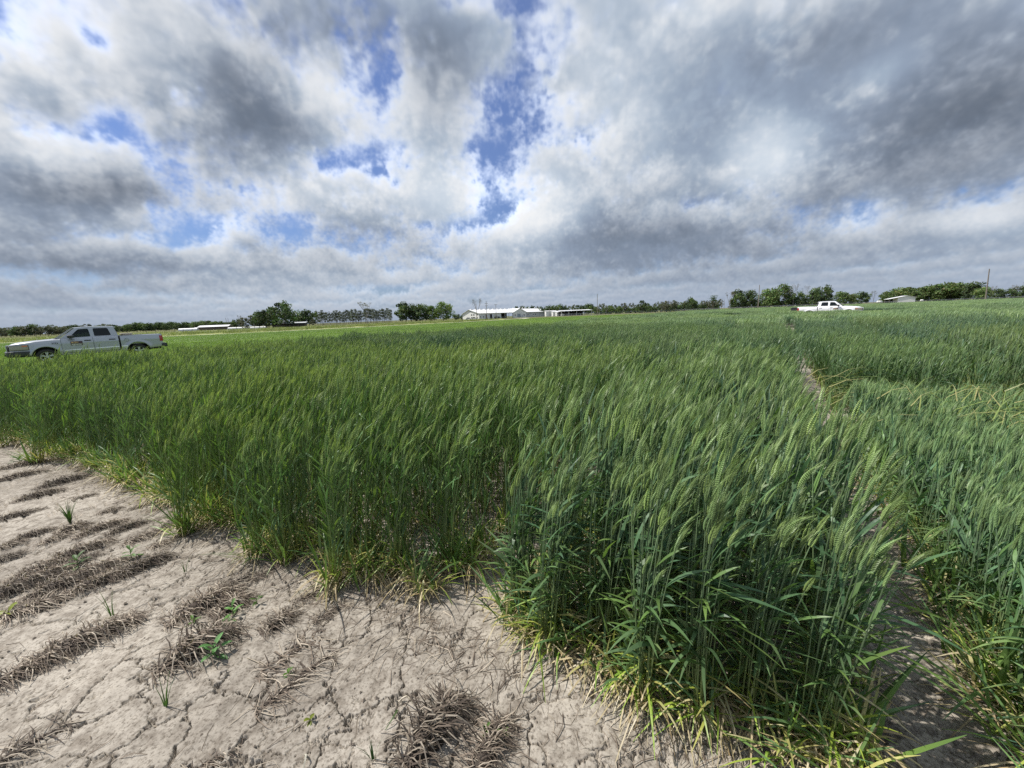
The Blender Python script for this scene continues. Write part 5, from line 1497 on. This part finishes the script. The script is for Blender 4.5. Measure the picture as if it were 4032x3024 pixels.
def fence(pts, h, step, rails, label, mat, pr=.05, name='wire_fence'):
    f = local_empty(name, (pts[0][0], pts[0][1], 0), 0, label, 'fence')
    o0 = Vector((pts[0][0], pts[0][1], 0))
    pm = MB().tube((0, 0, -.1), (0, 0, h + .06), pr, pr, 6).mesh('post', mat)
    wires = MB(); n = 0
    for a, b_ in zip(pts, pts[1:]):
        A, B = Vector((*a, 0)) - o0, Vector((*b_, 0)) - o0
        L = (B - A).length; k = max(1, round(L / step))
        for i in range(k):
            if n < 300:
                q = link_mesh('post', pm, f); q.location = A.lerp(B, i / k); n += 1
        for z, w in rails: wires.tube(A + Vector((0, 0, z)), B + Vector((0, 0, z)), w, w, 4, False)
    wires.obj('wire', mat, f)
    return f
FENCE_R = [(bear(2100) * 272, 272), (bear(2360) * 250, 250), (bear(2660) * 244, 244), (bear(2985) * 200, 200), (bear(3300) * 180, 180), (bear(3885) * 152, 152), (bear(4100) * 143, 143)]
fence(FENCE_R, 1.42, 3.0, ((1.42, .045), (1.15, .02), (.9, .02), (.65, .02), (.4, .02)), 'long galvanised wire fence with top rail along the far edge of the wheat', M_GALV, .055)
fence([(bear(-60) * 175, 175), (bear(500) * 195, 195), (bear(930) * 205, 205), (bear(1240) * 216, 216), (bear(1560) * 235, 235), (bear(1800) * 262, 262)], 1.15, 4.0, ((1.1, .03), (.75, .025), (.4, .025)), 'dark wire fence along the foot of the far trees on the left', M_BROWN, .09)
fence([(bear(1890) * 258, 258), (bear(2105) * 270, 270)], 1.3, 3.0, ((1.25, .04), (.9, .02), (.5, .02)), 'light wire fence in front of the barn', M_GALV, .05)
# lone mailbox-like marker post beside the lane
mk = MB().box(-.12, .12, -.12, .12, 0, .9).prism([(-.22, .9), (.22, .9), (.22, 1.2), (0, 1.32), (-.22, 1.2)], -.15, .15).obj('marker_post', M_BROWN)
mk.location = (bear(1820) * 150, 150, 0); tag(mk, 'short brown marker post beside the gravel lane', 'post')

# ------------------------------------------------------------------ pickup trucks
# local frame: x runs back from the front axle, y across (negative = driver's side), z up
def car_paint(name, col, rough, metal):
    m, n, l, b = new_mat(name)
    tc = n.new('ShaderNodeTexCoord')
    no = n.new('ShaderNodeTexNoise'); no.inputs['Scale'].default_value = 3; no.inputs['Detail'].default_value = 8
    l.new(tc.outputs['Object'], no.inputs['Vector'])
    sp = n.new('ShaderNodeSeparateXYZ'); l.new(tc.outputs['Object'], sp.inputs[0])
    mr = n.new('ShaderNodeMapRange'); mr.inputs['From Min'].default_value = .75; mr.inputs['From Max'].default_value = .35
    l.new(sp.outputs['Z'], mr.inputs['Value'])
    mu = n.new('ShaderNodeMath'); mu.operation = 'MULTIPLY'; l.new(mr.outputs[0], mu.inputs[0]); l.new(no.outputs['Fac'], mu.inputs[1])
    mx = n.new('ShaderNodeMix'); mx.data_type = 'RGBA'          # dried mud thrown up along the sills
    mx.inputs['A'].default_value = (*col, 1); mx.inputs['B'].default_value = (.36, .33, .28, 1)
    l.new(mu.outputs[0], mx.inputs['Factor']); l.new(mx.outputs['Result'], b.inputs['Base Color'])
    b.inputs['Roughness'].default_value = rough; b.inputs['Metallic'].default_value = metal
    b.inputs['Coat Weight'].default_value = .7; b.inputs['Coat Roughness'].default_value = .08
    return m
M_SILVER = car_paint('silver_paint', (.37, .385, .42), .34, .35)
M_WPAINT = car_paint('white_paint', (.80, .81, .82), .4, 0)
M_PLASTIC = plain('black_plastic', (.035, .036, .04), .55, var=.15, scale=8)
M_BLACK = plain('wheel_well', (.012, .012, .013), .9, var=.2)
M_TYRE = plain('tyre_rubber', (.030, .029, .028), .9, var=.3, scale=14, bump=.2)
M_ALLOY = plain('alloy', (.50, .51, .52), .35, .7, var=.1, scale=10)
M_CHROME = plain('chrome', (.80, .81, .82), .15, .9, var=.04)
M_LAMP = plain('lamp_lens', (.30, .28, .22), .25, var=.2, scale=24, coat=.0)
M_AMBER = plain('amber_lens', (.55, .16, .03), .2, var=.1, coat=.6)
M_RED = plain('red_lens', (.36, .015, .02), .18, var=.2, scale=14, coat=.6)
M_MOULD = plain('white_moulding', (.80, .81, .82), .35, var=.04)
M_SEAT = plain('seat_cloth', (.10, .10, .105), .9, var=.2)
def glass(name, tint, t):
    m, n, l, b = new_mat(name)
    tr = n.new('ShaderNodeBsdfTransparent'); tr.inputs['Color'].default_value = (*tint, 1)
    b.inputs['Base Color'].default_value = (.02, .025, .03, 1); b.inputs['Roughness'].default_value = .04
    ms = n.new('ShaderNodeMixShader'); ms.inputs['Fac'].default_value = t
    l.new(b.outputs[0], ms.inputs[1]); l.new(tr.outputs[0], ms.inputs[2]); l.new(ms.outputs[0], n['Material Output'].inputs['Surface'])
    return m
M_GLASS = glass('window_glass', (.62, .70, .68), .62)
M_GLASST = glass('tinted_glass', (.16, .16, .18), .45)
M_SIGNB = plain('sign_purple', (.075, .035, .055), .5, var=.15, scale=20)
M_SIGNB2 = plain('sign_olive', (.13, .12, .085), .5, var=.15, scale=20)
M_GOLD = plain('sign_gold', (.62, .42, .20), .5, var=.1)
M_SIGNW = plain('sign_white', (.72, .72, .70), .5, var=.05)
M_DECAL = plain('decal_dark', (.05, .05, .06), .5, var=.1)

WB = 3.33
def top_z(x):
    xs = [-1.13, -1.05, -.84, -.3, .1, .52, 1.2, 2.62, 2.64, 3.4, 4.37]
    zs = [.97, 1.01, 1.06, 1.12, 1.15, 1.18, 1.205, 1.235, 1.245, 1.245, 1.235]
    return float(np.interp(x, xs, zs))
def bot_z(x):
    base = float(np.interp(x, [-1.13, -.5, .5, 2.8, 3.8, 4.37], [.50, .44, .37, .38, .46, .52]))
    for xc, r in ((0, .475), (WB, .475)):
        d = abs(x - xc)
        if d < r: base = max(base, .365 + math.sqrt(r * r - d * d))
    return base
def half_y(x, z):
    zb, zt = .37, top_z(x)
    s = min(1, max(0, (z - zb) / (zt - zb)))
    y = .895 - .045 * max(0, (.3 - s) / .3) ** 2 - .075 * max(0, (s - .62) / .38) ** 2
    if x < -.35: y -= .15 * ((-.35 - x) / .78) ** 2.2
    if x > 3.9: y -= .03 * ((x - 3.9) / .47) ** 2
    for xc in (0, WB):
        d = math.hypot(x - xc, z - .36)
        y += .034 * math.exp(-((d - .50) / .085) ** 2) * (1 if z > .3 else 0)
    y += .012 * math.exp(-((z - 1.0) / .05) ** 2)       # shoulder crease
    return y
def stations(x0, x1, step=.05):
    xs = list(np.arange(x0, x1, step)) + [x1]
    for xc in (0, WB):
        for k in np.linspace(-1, 1, 25):
            q = xc + .475 * math.sin(k * math.pi / 2)
            for e in (0,): 
                if x0 < q < x1: xs.append(q)
        for q in (xc - .4755, xc + .4755):
            if x0 < q < x1: xs.append(q)
    return sorted(set(round(float(x), 4) for x in xs))
def side_skin(x0, x1, sgn, zlo=None, zhi=None, nz=12, off=0.0, close=True):
    """a piece of the flank between x0 and x1, with its edges turned inwards"""
    xs = stations(x0, x1); V, F = [], []
    for x in xs:
        a = bot_z(x) if zlo is None else zlo(x); b = top_z(x) if zhi is None else zhi(x)
        row = []
        for j in range(nz + 1):
            z = a + (b - a) * j / nz
            row.append((x, sgn * (half_y(x, z) + off), z))
        if close:
            row = [(x, row[0][1] - sgn * .07, row[0][2] + .0)] + row + [(x, row[-1][1] - sgn * .05, row[-1][2] - .002)]
        V += row
    m = len(V) // len(xs)
    for i in range(len(xs) - 1):
        for j in range(m - 1):
            k = i * m + j
            q = (k, k + 1, k + m + 1, k + m)
            F.append(q if sgn < 0 else q[::-1])
    return V, F
def surf(mb, fn, us, vs):
    b = len(mb.v); m = len(vs)
    for u in us:
        for v in vs: mb.v.append(fn(u, v))
    for i in range(len(us) - 1):
        for j in range(m - 1):
            k = b + i * m + j; mb.f.append((k, k + 1, k + m + 1, k + m))
def poly_panel(outline, holes, ymap, thick, name, mat, par):
    """flat panel in (x,z) with openings, bent onto ymap(x,z)"""
    loops = [[Vector((x, z, 0)) for x, z in L] for L in [outline] + holes]
    tris = geometry.tessellate_polygon(loops)
    P = [p for L in loops for p in L]
    V = [(p.x, ymap(p.x, p.y), p.y) for p in P]; n = len(V)
    s = -1 if V[0][1] > 0 else 1
    V += [(x, y + s * thick, z) for x, y, z in V]
    F = [tuple(t) for t in tris] + [tuple(i + n for i in reversed(t)) for t in tris]
    b = 0
    for L in loops:
        k = len(L)
        for i in range(k): F.append((b + i, b + (i + 1) % k, n + b + (i + 1) % k, n + b + i))
        b += k
    return MB().add(V, F).obj(name, mat, par)
def rounded(poly, r=.05, seg=4):
    out = []
    n = len(poly)
    for i in range(n):
        p, a, c = Vector(poly[i]), Vector(poly[i - 1]), Vector(poly[(i + 1) % n])
        d1, d2 = (a - p), (c - p); q = min(r, d1.length * .45, d2.length * .45)
        p1, p2 = p + d1.normalized() * q, p + d2.normalized() * q
        for k in range(seg + 1):
            t = k / seg; out.append(tuple((p1 * (1 - t) ** 2 + p * 2 * t * (1 - t) + p2 * t * t)))
    return out
def text_mesh(name, s, size, mat, par, loc, rot, ext=.002, bold=0.0):
    cu = bpy.data.curves.new(name, 'FONT'); cu.body = s; cu.size = size; cu.extrude = ext; cu.offset = bold
    cu.align_x = 'CENTER'; cu.align_y = 'CENTER'
    o = bpy.data.objects.new(name, cu); COL.objects.link(o)
    dg = bpy.context.evaluated_depsgraph_get()
    me = bpy.data.meshes.new_from_object(o.evaluated_get(dg)); me.name = name
    COL.objects.unlink(o); bpy.data.objects.remove(o)
    me.materials.clear(); me.materials.append(mat)
    q = link_mesh(name, me, par); q.location = loc; q.rotation_euler = rot
    return q

def wheel(par, x, y, sgn):
    w = empty('wheel', (x, y, .36)); w.parent = par
    n = 40; prof = [(.225, -.085), (.25, -.115), (.31, -.125), (.345, -.105), (.357, -.07), (.36, 0), (.357, .07), (.345, .105), (.31, .125), (.25, .115), (.225, .085)]
    V, F = [], []
    for i in range(n):
        t = 2 * math.pi * i / n
        for r, yy in prof: V.append((r * math.cos(t), yy, r * math.sin(t)))
    m = len(prof)
    for i in range(n):
        for j in range(m - 1):
            a = i * m + j; b_ = ((i + 1) % n) * m + j; F.append((a, a + 1, b_ + 1, b_))
    o = MB().add(V, F).obj('tyre', M_TYRE, w, True)
    tr = MB()
    for i in range(n):                        # tread blocks
        t = 2 * math.pi * (i + .5) / n
        for yy in (-.055, .0, .055):
            c, s_ = math.cos(t), math.sin(t); q = Vector((c, 0, s_)); tan = Vector((-s_, 0, c))
            b = [q * .357 + tan * .018 + Vector((0, yy - .02, 0)), q * .357 - tan * .018 + Vector((0, yy - .02, 0)), q * .357 - tan * .018 + Vector((0, yy + .02, 0)), q * .357 + tan * .018 + Vector((0, yy + .02, 0))]
            tr.add(b + [p + q * .008 for p in b], [(4, 5, 6, 7), (0, 1, 5, 4), (1, 2, 6, 5), (2, 3, 7, 6), (3, 0, 4, 7)])
    t_ = tr.obj('tread', M_TYRE, w)
    rim = MB(); prof = [(.228, -.09), (.235, -.1), (.222, -.095), (.205, -.06), (.2, .06), (.228, .09)]
    V, F = [], []; m = len(prof)
    for i in range(n):
        t = 2 * math.pi * i / n
        for r, yy in prof: V.append((r * math.cos(t), yy, r * math.sin(t)))
    for i in range(n):
        for j in range(m - 1):
            a = i * m + j; b_ = ((i + 1) % n) * m + j; F.append((a, a + 1, b_ + 1, b_))
    rim.add(V, F)
    for k in range(5):                        # five twin spokes
        for dt in (-.16, .16):
            t = 2 * math.pi * k / 5 + .3; a = Vector((math.cos(t + dt * .2), 0, math.sin(t + dt * .2))); b_ = Vector((math.cos(t + dt), 0, math.sin(t + dt)))
            tan = Vector((-math.sin(t), 0, math.cos(t))) * .022
            P = [a * .05 + tan, a * .05 - tan, b_ * .212 - tan * .9, b_ * .212 + tan * .9]
            rim.add([p + Vector((0, -.075, 0)) for p in P] + [p + Vector((0, -.045, 0)) for p in P], [(0, 3, 2, 1), (4, 5, 6, 7), (0, 1, 5, 4), (1, 2, 6, 5), (2, 3, 7, 6), (3, 0, 4, 7)])
    rim.tube((0, -.085, 0), (0, -.03, 0), .062, .07, 14)
    ro = rim.obj('rim', M_ALLOY, w)
    hub = MB().tube((0, -.0, 0), (0, .05, 0), .19, .19, 20).obj('brake_disc', M_BLACK, w)
    if sgn > 0: w.rotation_euler = (0, 0, math.pi)
    return w

def make_truck(name, label, paint, loc, rz, trim, number=None, tint_front=False):
    t = tag(empty(name, loc, rz), label, 'pickup truck')
    # lower body: wings, bonnet, sills, nose
    body = MB()
    for s in (-1, 1):
        V, F = side_skin(-1.11, .535, s); body.add(V, F)
        V, F = side_skin(.535, 2.60, s, zhi=lambda x: .455, nz=3); body.add(V, F)
    def bonnet(u, v):
        yy = half_y(u, top_z(u)) - .012
        k = 1 - abs(v) ** 2.4
        dome = .035 * k + .022 * math.exp(-((abs(v) - .5) / .16) ** 2)
        drop = -.03 * max(0, (-.95 - u) / .18) ** 2
        return (u - .055 * (1 - v * v) * (1 if u < -.9 else 0), v * yy, top_z(u) - .002 + dome * min(1, (u + 1.15) / .3) + drop)
    surf(body, bonnet, np.linspace(-1.11, .52, 22), np.linspace(-1, 1, 19))
    def nose(u, v):
        yy = half_y(-1.11, .97) * .985
        z = .66 + (top_z(-1.11) - .668) * u
        return (-1.11 - .055 * (1 - v * v) - .03 * math.sin(u * math.pi), v * yy, z)
    surf(body, nose, np.linspace(0, 1, 6), np.linspace(-1, 1, 15))
    # cowl under the windscreen
    body.box(.30, .56, -.78, .78, 1.10, 1.185)
    bo = body.obj('body', paint, t, True)
    # dark floor, wheel wells and axles
    MB().box(-1.0, 4.3, -.66, .66, .40, .62).box(.5, 2.6, -.80, .80, .44, .50).box(-.55, .52, -.70, .70, .62, 1.02).obj('chassis', M_BLACK, t)
    ax = MB().tube((0, -.75, .36), (0, .75, .36), .05, .05, 8).tube((WB, -.75, .36), (WB, .75, .36), .06, .06, 8).tube((WB, -.1, .36), (WB, .16, .36), .15, .15, 12).obj('axles', M_BLACK, t)
    for xc in (0, WB):
        for s in (-1, 1):
            V, F = [], []
            for i in range(17):
                a = math.pi * i / 16
                for yy in (.62, .86): V.append((xc + .472 * math.cos(a), s * yy, .37 + .472 * math.sin(a)))
            for i in range(16): F.append((2 * i, 2 * i + 1, 2 * i + 3, 2 * i + 2))
            F.append(tuple(range(0, 34, 2)))
            MB().add(V, F).obj('wheel_well', M_BLACK, t)
    # load bed
    bed = MB()
    for s in (-1, 1):
        V, F = side_skin(2.665, 4.36, s); bed.add(V, F)
        bed.add([(2.665, s * .85, 1.243), (4.36, s * .80, 1.233), (4.36, s * .70, 1.233), (2.665, s * .74, 1.243), (2.665, s * .74, .75), (4.36, s * .70, .75)], [(0, 1, 2, 3), (3, 2, 5, 4)] if s < 0 else [(3, 2, 1, 0), (4, 5, 2, 3)])
    bed.add([(2.665, -.74, .75), (2.665, .74, .75), (4.36, .70, .75), (4.36, -.70, .75)], [(0, 1, 2, 3)])
    bed.box(2.665, 2.70, -.84, .84, .45, 1.243)
    bd = bed.obj('bed', paint, t, True)
    for p in bd.data.polygons: p.use_smooth = len(p.vertices) == 4 and abs(p.normal.z) < .7
    if trim != 'gate_down':
        MB().box(4.335, 4.385, -.785, .785, .70, 1.232).obj('tailgate', paint, t, bevel=.015)
    else:
        MB().box(4.36, 4.88, -.75, .75, .70, .745).obj('tailgate', paint, t, bevel=.012)
    # seam between cab and bed
    MB().box(2.608, 2.66, -.83, .83, .46, 1.20).obj('cab_gap', M_BLACK, t)
    # greenhouse
    def ymap(s):
        return lambda x, z: s * (.815 - .30 * (z - 1.2) - .02 * max(0, (z - 1.6) / .14))
    outl = rounded([(.50, 1.185), (1.10, 1.715), (1.35, 1.742), (2.30, 1.742), (2.50, 1.715), (2.62, 1.24)], .06)
    wf = rounded([(.83, 1.235), (1.20, 1.640), (1.56, 1.665), (1.60, 1.255)], .05)
    wr = rounded([(1.735, 1.262), (1.725, 1.668), (2.27, 1.668), (2.36, 1.275)], .06)
    for s in (-1, 1):
        poly_panel(outl, [wf, wr], ymap(s), .045, 'cab_side', paint, t)
    cab = MB()
    def roof(u, v):
        yy = .815 - .30 * (.515) - .02
        xx = 1.10 + u * 1.40
        z = float(np.interp(u, [0, .18, .5, .86, 1], [1.712, 1.742, 1.752, 1.742, 1.712])) + .03 * (1 - v * v)
        return (xx - (.10 * (1 - v * v) if u < .02 else 0) + (.03 * (1 - v * v) if u > .98 else 0), v * (yy - .0), z)
    surf(cab, roof, np.linspace(0, 1, 16), np.linspace(-1, 1, 13))
    cab.box(2.585, 2.62, -.80, .80, .60, 1.26)
    cab.obj('roof', paint, t, True)
    # windscreen and back glass
    ws = MB(); surf(ws, lambda u, v: (.46 + u * .60 - .16 * (1 - v * v) * (1 - .45 * u), v * (.775 - .135 * u), 1.19 + u * .525 + .012 * (1 - v * v)), np.linspace(0, 1, 8), np.linspace(-1, 1, 13))
    ws.obj('windscreen', M_GLASS, t, True)
    MB().tube((.33, -.55, 1.215), (.55, -.05, 1.32), .008, .006, 5).tube((.33, .1, 1.215), (.55, .6, 1.32), .008, .006, 5).obj('wiper', M_PLASTIC, t)
    MB().box(.36, .50, -.70, .70, 1.185, 1.21).obj('cowl_grille', M_PLASTIC, t)
    bg = MB(); surf(bg, lambda u, v: (2.61 - u * .10 + .02 * (1 - v * v), v * (.70 - .10 * u), 1.26 + u * .40), np.linspace(0, 1, 4), np.linspace(-1, 1, 7)); bg.obj('back_window', M_GLASST, t, True)
    MB().box(2.50, 2.57, -.62, .62, 1.66, 1.735).obj('roof_rear_edge', paint, t)
    # doors: skin, window, handle
    for s in (-1, 1):
        for nm, x0, x1, wpoly, gl, hx in (('front_door', .547, 1.652, wf, M_GLASS, 1.46), ('rear_door', 1.664, 2.595, wr, M_GLASST, 2.36)):
            V, F = side_skin(x0, x1, s, zlo=lambda x: .462, zhi=lambda x: top_z(x), nz=14, off=.004)
            d = MB().add(V, F).obj(nm, paint, t, True)
            cx = sum(p[0] for p in wpoly) / len(wpoly); cz = sum(p[1] for p in wpoly) / len(wpoly)
            gp = [(cx + (x - cx) * 1.03, cz + (z - cz) * 1.03) for x, z in wpoly]
            ym = ymap(s)
            poly_panel(gp, [], lambda x, z: ym(x, z) - s * .020, .006, 'window', gl, d)
            yh = half_y(hx, 1.06) + .004
            h = MB().box(hx - .125, hx + .125, min(s * yh, s * (yh + .028)), max(s * yh, s * (yh + .028)), 1.035, 1.085).obj('handle', M_PLASTIC, d, True, bevel=.012)
            V = []
            xs = [x0 + .02, x1 - .02] if nm == 'rear_door' else [.60, x1 - .006]
            mo = MB()
            X = np.linspace(xs[0], xs[1], 12); Zc = lambda x: .605 + .022 * (x - .57)
            hw = lambda x: min(.032, .012 + .05 * max(0, x - .58))
            V = []
            for x in X:
                for z, o_ in ((Zc(x) - hw(x), .003), (Zc(x) - hw(x) * .6, .018), (Zc(x) + hw(x) * .6, .018), (Zc(x) + hw(x), .003)): V.append((x, s * (half_y(x, z) + .004 + o_), z))
            mo.add(V, [(4 * i + j, 4 * i + j + 1, 4 * i + j + 5, 4 * i + j + 4) for i in range(11) for j in range(3)])
            mo.obj('moulding', M_MOULD, d, True)
        V = []
        X = np.linspace(2.67, 2.90, 4)
        for x in X:
            for z, o_ in ((.618, .003), (.632, .018), (.672, .018), (.686, .003)): V.append((x, s * (half_y(x, z) + o_), z))
        MB().add(V, [(4 * i + j, 4 * i + j + 1, 4 * i + j + 5, 4 * i + j + 4) for i in range(3) for j in range(3)]).obj('moulding', M_MOULD, bd, True)
        # door mirror
        mr = MB().box(.78, 1.02, s * .98 - .10, s * .98 + .10, 1.225, 1.36).obj('mirror', M_PLASTIC, t, True, bevel=.045)
        MB().box(.84, .93, s * .87 - .05, s * .87 + .05, 1.215, 1.25).obj('mirror_arm', M_PLASTIC, mr)
        # head lamp wrapping onto the wing
        V = []; X = np.linspace(-1.10, -.53, 12)
        for x in X:
            zl, zh = .745 + .02 * (x + 1.1), .955 + .02 * (x + 1.1)
            for z in np.linspace(zl, zh, 5): V.append((x, s * (half_y(x, z) + .006), z))
        hl = MB().add(V, [(5 * i + j, 5 * i + j + 1, 5 * i + j + 6, 5 * i + j + 5) for i in range(11) for j in range(4)])
        V = []
        for v in np.linspace(.60, .985, 6):
            for z in np.linspace(.745, .945, 5): V.append((-1.118 - .055 * (1 - v * v) - .03, s * v * half_y(-1.11, .97) * .985, z))
        hl.add(V, [(5 * i + j, 5 * i + j + 1, 5 * i + j + 6, 5 * i + j + 5) for i in range(5) for j in range(4)])
        ho = hl.obj('headlight', M_LAMP, t, True)
        V = []; X = np.linspace(-1.10, -.505, 12)
        for x in X:
            for z in np.linspace(.715, .975, 5): V.append((x, s * (half_y(x, z) + .0035), z))
        MB().add(V, [(5 * i + j, 5 * i + j + 1, 5 * i + j + 6, 5 * i + j + 5) for i in range(11) for j in range(4)]).obj('lamp_surround', M_PLASTIC, ho, True)
        V = []; X = np.linspace(-.72, -.545, 4)
        for x in X:
            for z in (.895, .955): V.append((x, s * (half_y(x, z) + .010), z))
        MB().add(V, [(2 * i, 2 * i + 1, 2 * i + 3, 2 * i + 2) for i in range(3)]).obj('marker_light', M_AMBER, ho)
        # tail lamp
        tl = MB(); V = []; X = np.linspace(4.255, 4.368, 5)
        for x in X:
            for z in np.linspace(.83, 1.14, 6): V.append((x, s * (half_y(x, z) + .006), z))
        tl.add(V, [(6 * i + j, 6 * i + j + 1, 6 * i + j + 7, 6 * i + j + 6) for i in range(4) for j in range(5)])
        tl.box(4.36, 4.40, min(s * .70, s * .862), max(s * .70, s * .862), .83, 1.14)
        to = tl.obj('tail_light', M_RED, t)
        MB().box(4.40, 4.405, min(s * .72, s * .845), max(s * .72, s * .845), .95, 1.02).obj('reverse_lens', M_LAMP, to)
        # wheels
        wheel(t, 0, s * .775, s); wheel(t, WB, s * .775, s)
    # fuel flap on the driver's side
    yf = half_y(2.90, .98)
    MB().tube((2.90, -yf - .004, .98), (2.90, -yf + .02, .98), .088, .088, 24).obj('fuel_flap', paint, bd)
    MB().tube((2.90, -yf - .0015, .98), (2.90, -yf + .02, .98), .096, .096, 24).obj('fuel_flap_seam', M_DECAL, bd)
    # nose: grille with cross bars
    g = MB().box(-1.205, -1.17, -.50, .50, .70, .95).obj('grille', M_BLACK, t)
    fr = MB().box(-1.225, -1.19, -.54, .54, .945, .985).box(-1.225, -1.19, -.54, .54, .675, .71).box(-1.225, -1.19, -.54, -.495, .71, .945).box(-1.225, -1.19, .495, .54, .71, .945)
    fr.box(-1.228, -1.19, -.04, .04, .71, .945).box(-1.228, -1.19, -.495, -.04, .805, .85).box(-1.228, -1.19, .04, .495, .805, .85)
    fr.obj('grille_frame', paint if trim != 'chrome' else M_CHROME, g, bevel=.008)
    # front bumper: dark, wrapping back to the arches
    path = [(-.50, .905), (-.80, .895), (-1.06, .86), (-1.20, .74), (-1.285, .45), (-1.31, 0)]
    path = path + [(x, -y) for x, y in path[-2::-1]]
    prof = [(.04, .66), (.0, .675), (-.005, .64), (.0, .50), (.03, .42), (.10, .40)]
    V = []
    for i, (x, y) in enumerate(path):
        a, b_ = Vector(path[max(0, i - 1)]), Vector(path[min(len(path) - 1, i + 1)])
        d = (b_ - a).normalized(); nn = Vector((-d.y, d.x))
        if nn.dot(Vector((x - .4, y))) > 0: nn = -nn
        for o_, z in prof: V.append((x + nn.x * o_, y + nn.y * o_, z))
    m = len(prof)
    bp = MB().add(V, [(i * m + j, i * m + j + 1, (i + 1) * m + j + 1, (i + 1) * m + j) for i in range(len(path) - 1) for j in range(m - 1)])
    bpo = bp.obj('front_bumper', M_PLASTIC, t, True)
    lip = MB()
    V = [(x * .998 + .0, y * .99, .679) for x, y in path] + [(x * .9 , y * .9, .684) for x, y in path]
    n_ = len(path); lip.add(V, [(i, i + 1, n_ + i + 1, n_ + i) for i in range(n_ - 1)])
    lip.obj('bumper_step', paint, bpo)
    MB().box(-1.32, -1.30, -.42, .42, .47, .55).obj('air_intake', M_BLACK, bpo)
    rb = MB().box(4.38, 4.56, -.80, .80, .50, .70).box(4.30, 4.50, -.89, -.78, .52, .69).box(4.30, 4.50, .78, .89, .52, .69).obj('rear_bumper', M_PLASTIC if trim != 'gate_down' else M_MOULD, t, bevel=.02)
    # seats and wheel glimpsed through the glass
    for y in (-.38, .38):
        st = MB().box(1.25, 1.75, y - .25, y + .25, .55, .95).prism([(1.65, .9), (1.80, .9), (1.90, 1.42), (1.78, 1.42)], y - .24, y + .24).box(1.80, 1.90, y - .13, y + .13, 1.44, 1.62).obj('seat', M_SEAT, t, bevel=.03)
    MB().box(2.1, 2.5, -.68, .68, .55, .92).prism([(2.38, .9), (2.52, .9), (2.56, 1.40), (2.48, 1.40)], -.68, .68).obj('rear_seat', M_SEAT, t, bevel=.03)
    MB().box(.50, .80, -.72, .72, .95, 1.17).obj('dashboard', M_PLASTIC, t, bevel=.03)
    # door sign and fleet number, on both sides
    for s in (-1, 1):
        x0, z0 = 1.06, .95
        yb = half_y(x0, .93) + .010
        sg = MB().box(x0 - .21, x0 + .21, min(s * (yb - .004), s * yb), max(s * (yb - .004), s * yb), .835, 1.045).obj('door_sign', M_SIGNB, t)
        rot = (math.pi / 2, 0, 0) if s < 0 else (math.pi / 2, 0, math.pi)
        MB().box(x0 - .205, x0 + .205, min(s * yb, s * (yb + .002)), max(s * yb, s * (yb + .002)), .84, .935).obj('sign_panel', M_SIGNB2, sg)
        text_mesh('sign_lettering', 'LSU', .115, M_GOLD, sg, (x0 - s * -.03 if s < 0 else x0 + .03, s * (yb + .0035), .988), rot, bold=.003)
        text_mesh('sign_lettering', 'AgCenter', .088, M_SIGNW, sg, (x0, s * (yb + .0055), .888), rot, bold=.002)
        MB().tube((x0 - s * -.15, s * yb, .99), (x0 - s * -.15, s * (yb + .003), .99), .034, .034, 14).obj('sign_emblem', M_GOLD, sg)
        if number:
            yn = half_y(.33, .99) + .012
            text_mesh('fleet_number', number, .105, M_DECAL, t, (.33, s * yn, .985), rot, bold=.002)
    return t
TRUCK_A = make_truck('pickup_truck', 'silver double cab pickup facing left at the left edge of the wheat', M_SILVER, (-23.6, 19.8, -.027), math.atan2(2.495, 2.239), 'plain', '2773')
f2 = Vector((bear(3344) * 41.5, 41.5)); r2 = Vector((bear(3189) * 43.4, 43.4))
ax2 = (r2 - f2).normalized(); c2 = (f2 + r2) / 2
yx = Vector((-ax2.y, ax2.x))
o2 = c2 - ax2 * (WB / 2) - yx * .9
TRUCK_B = make_truck('pickup_truck', 'white double cab pickup facing right, half hidden in the wheat', M_WPAINT, (o2.x, o2.y, -.035), math.atan2(ax2.y, ax2.x), 'gate_down')
def on_truck(o, t, m=None):
    o.matrix_world = t.matrix_basis @ (m or Matrix())
# board box lying across the bed of the near truck
M_BOARD = plain('tan_board', (.42, .37, .30), .8, var=.2, scale=6)
tb = MB().box(2.76, 3.22, -.68, .66, 1.30, 1.345).box(2.80, 3.18, -.64, .62, .76, 1.30).obj('tool_box', M_BOARD, None, bevel=.01)
on_truck(tb, TRUCK_A); tag(tb, 'grey brown tool box with pale lid behind the cab of the silver pickup', 'tool box')
bx2 = MB().box(4.42, 5.0, -.42, .72, .80, 1.18).box(4.40, 5.02, -.44, .74, 1.18, 1.225).box(4.5, 4.9, -.2, .5, 1.225, 1.27).obj('cargo_box', M_PLASTIC, None, bevel=.015)
bx2.parent = None; on_truck(bx2, TRUCK_B, Matrix.Translation((0, 0, -.05))); tag(bx2, 'black cargo box standing on the lowered tailgate of the white pickup', 'cargo box')
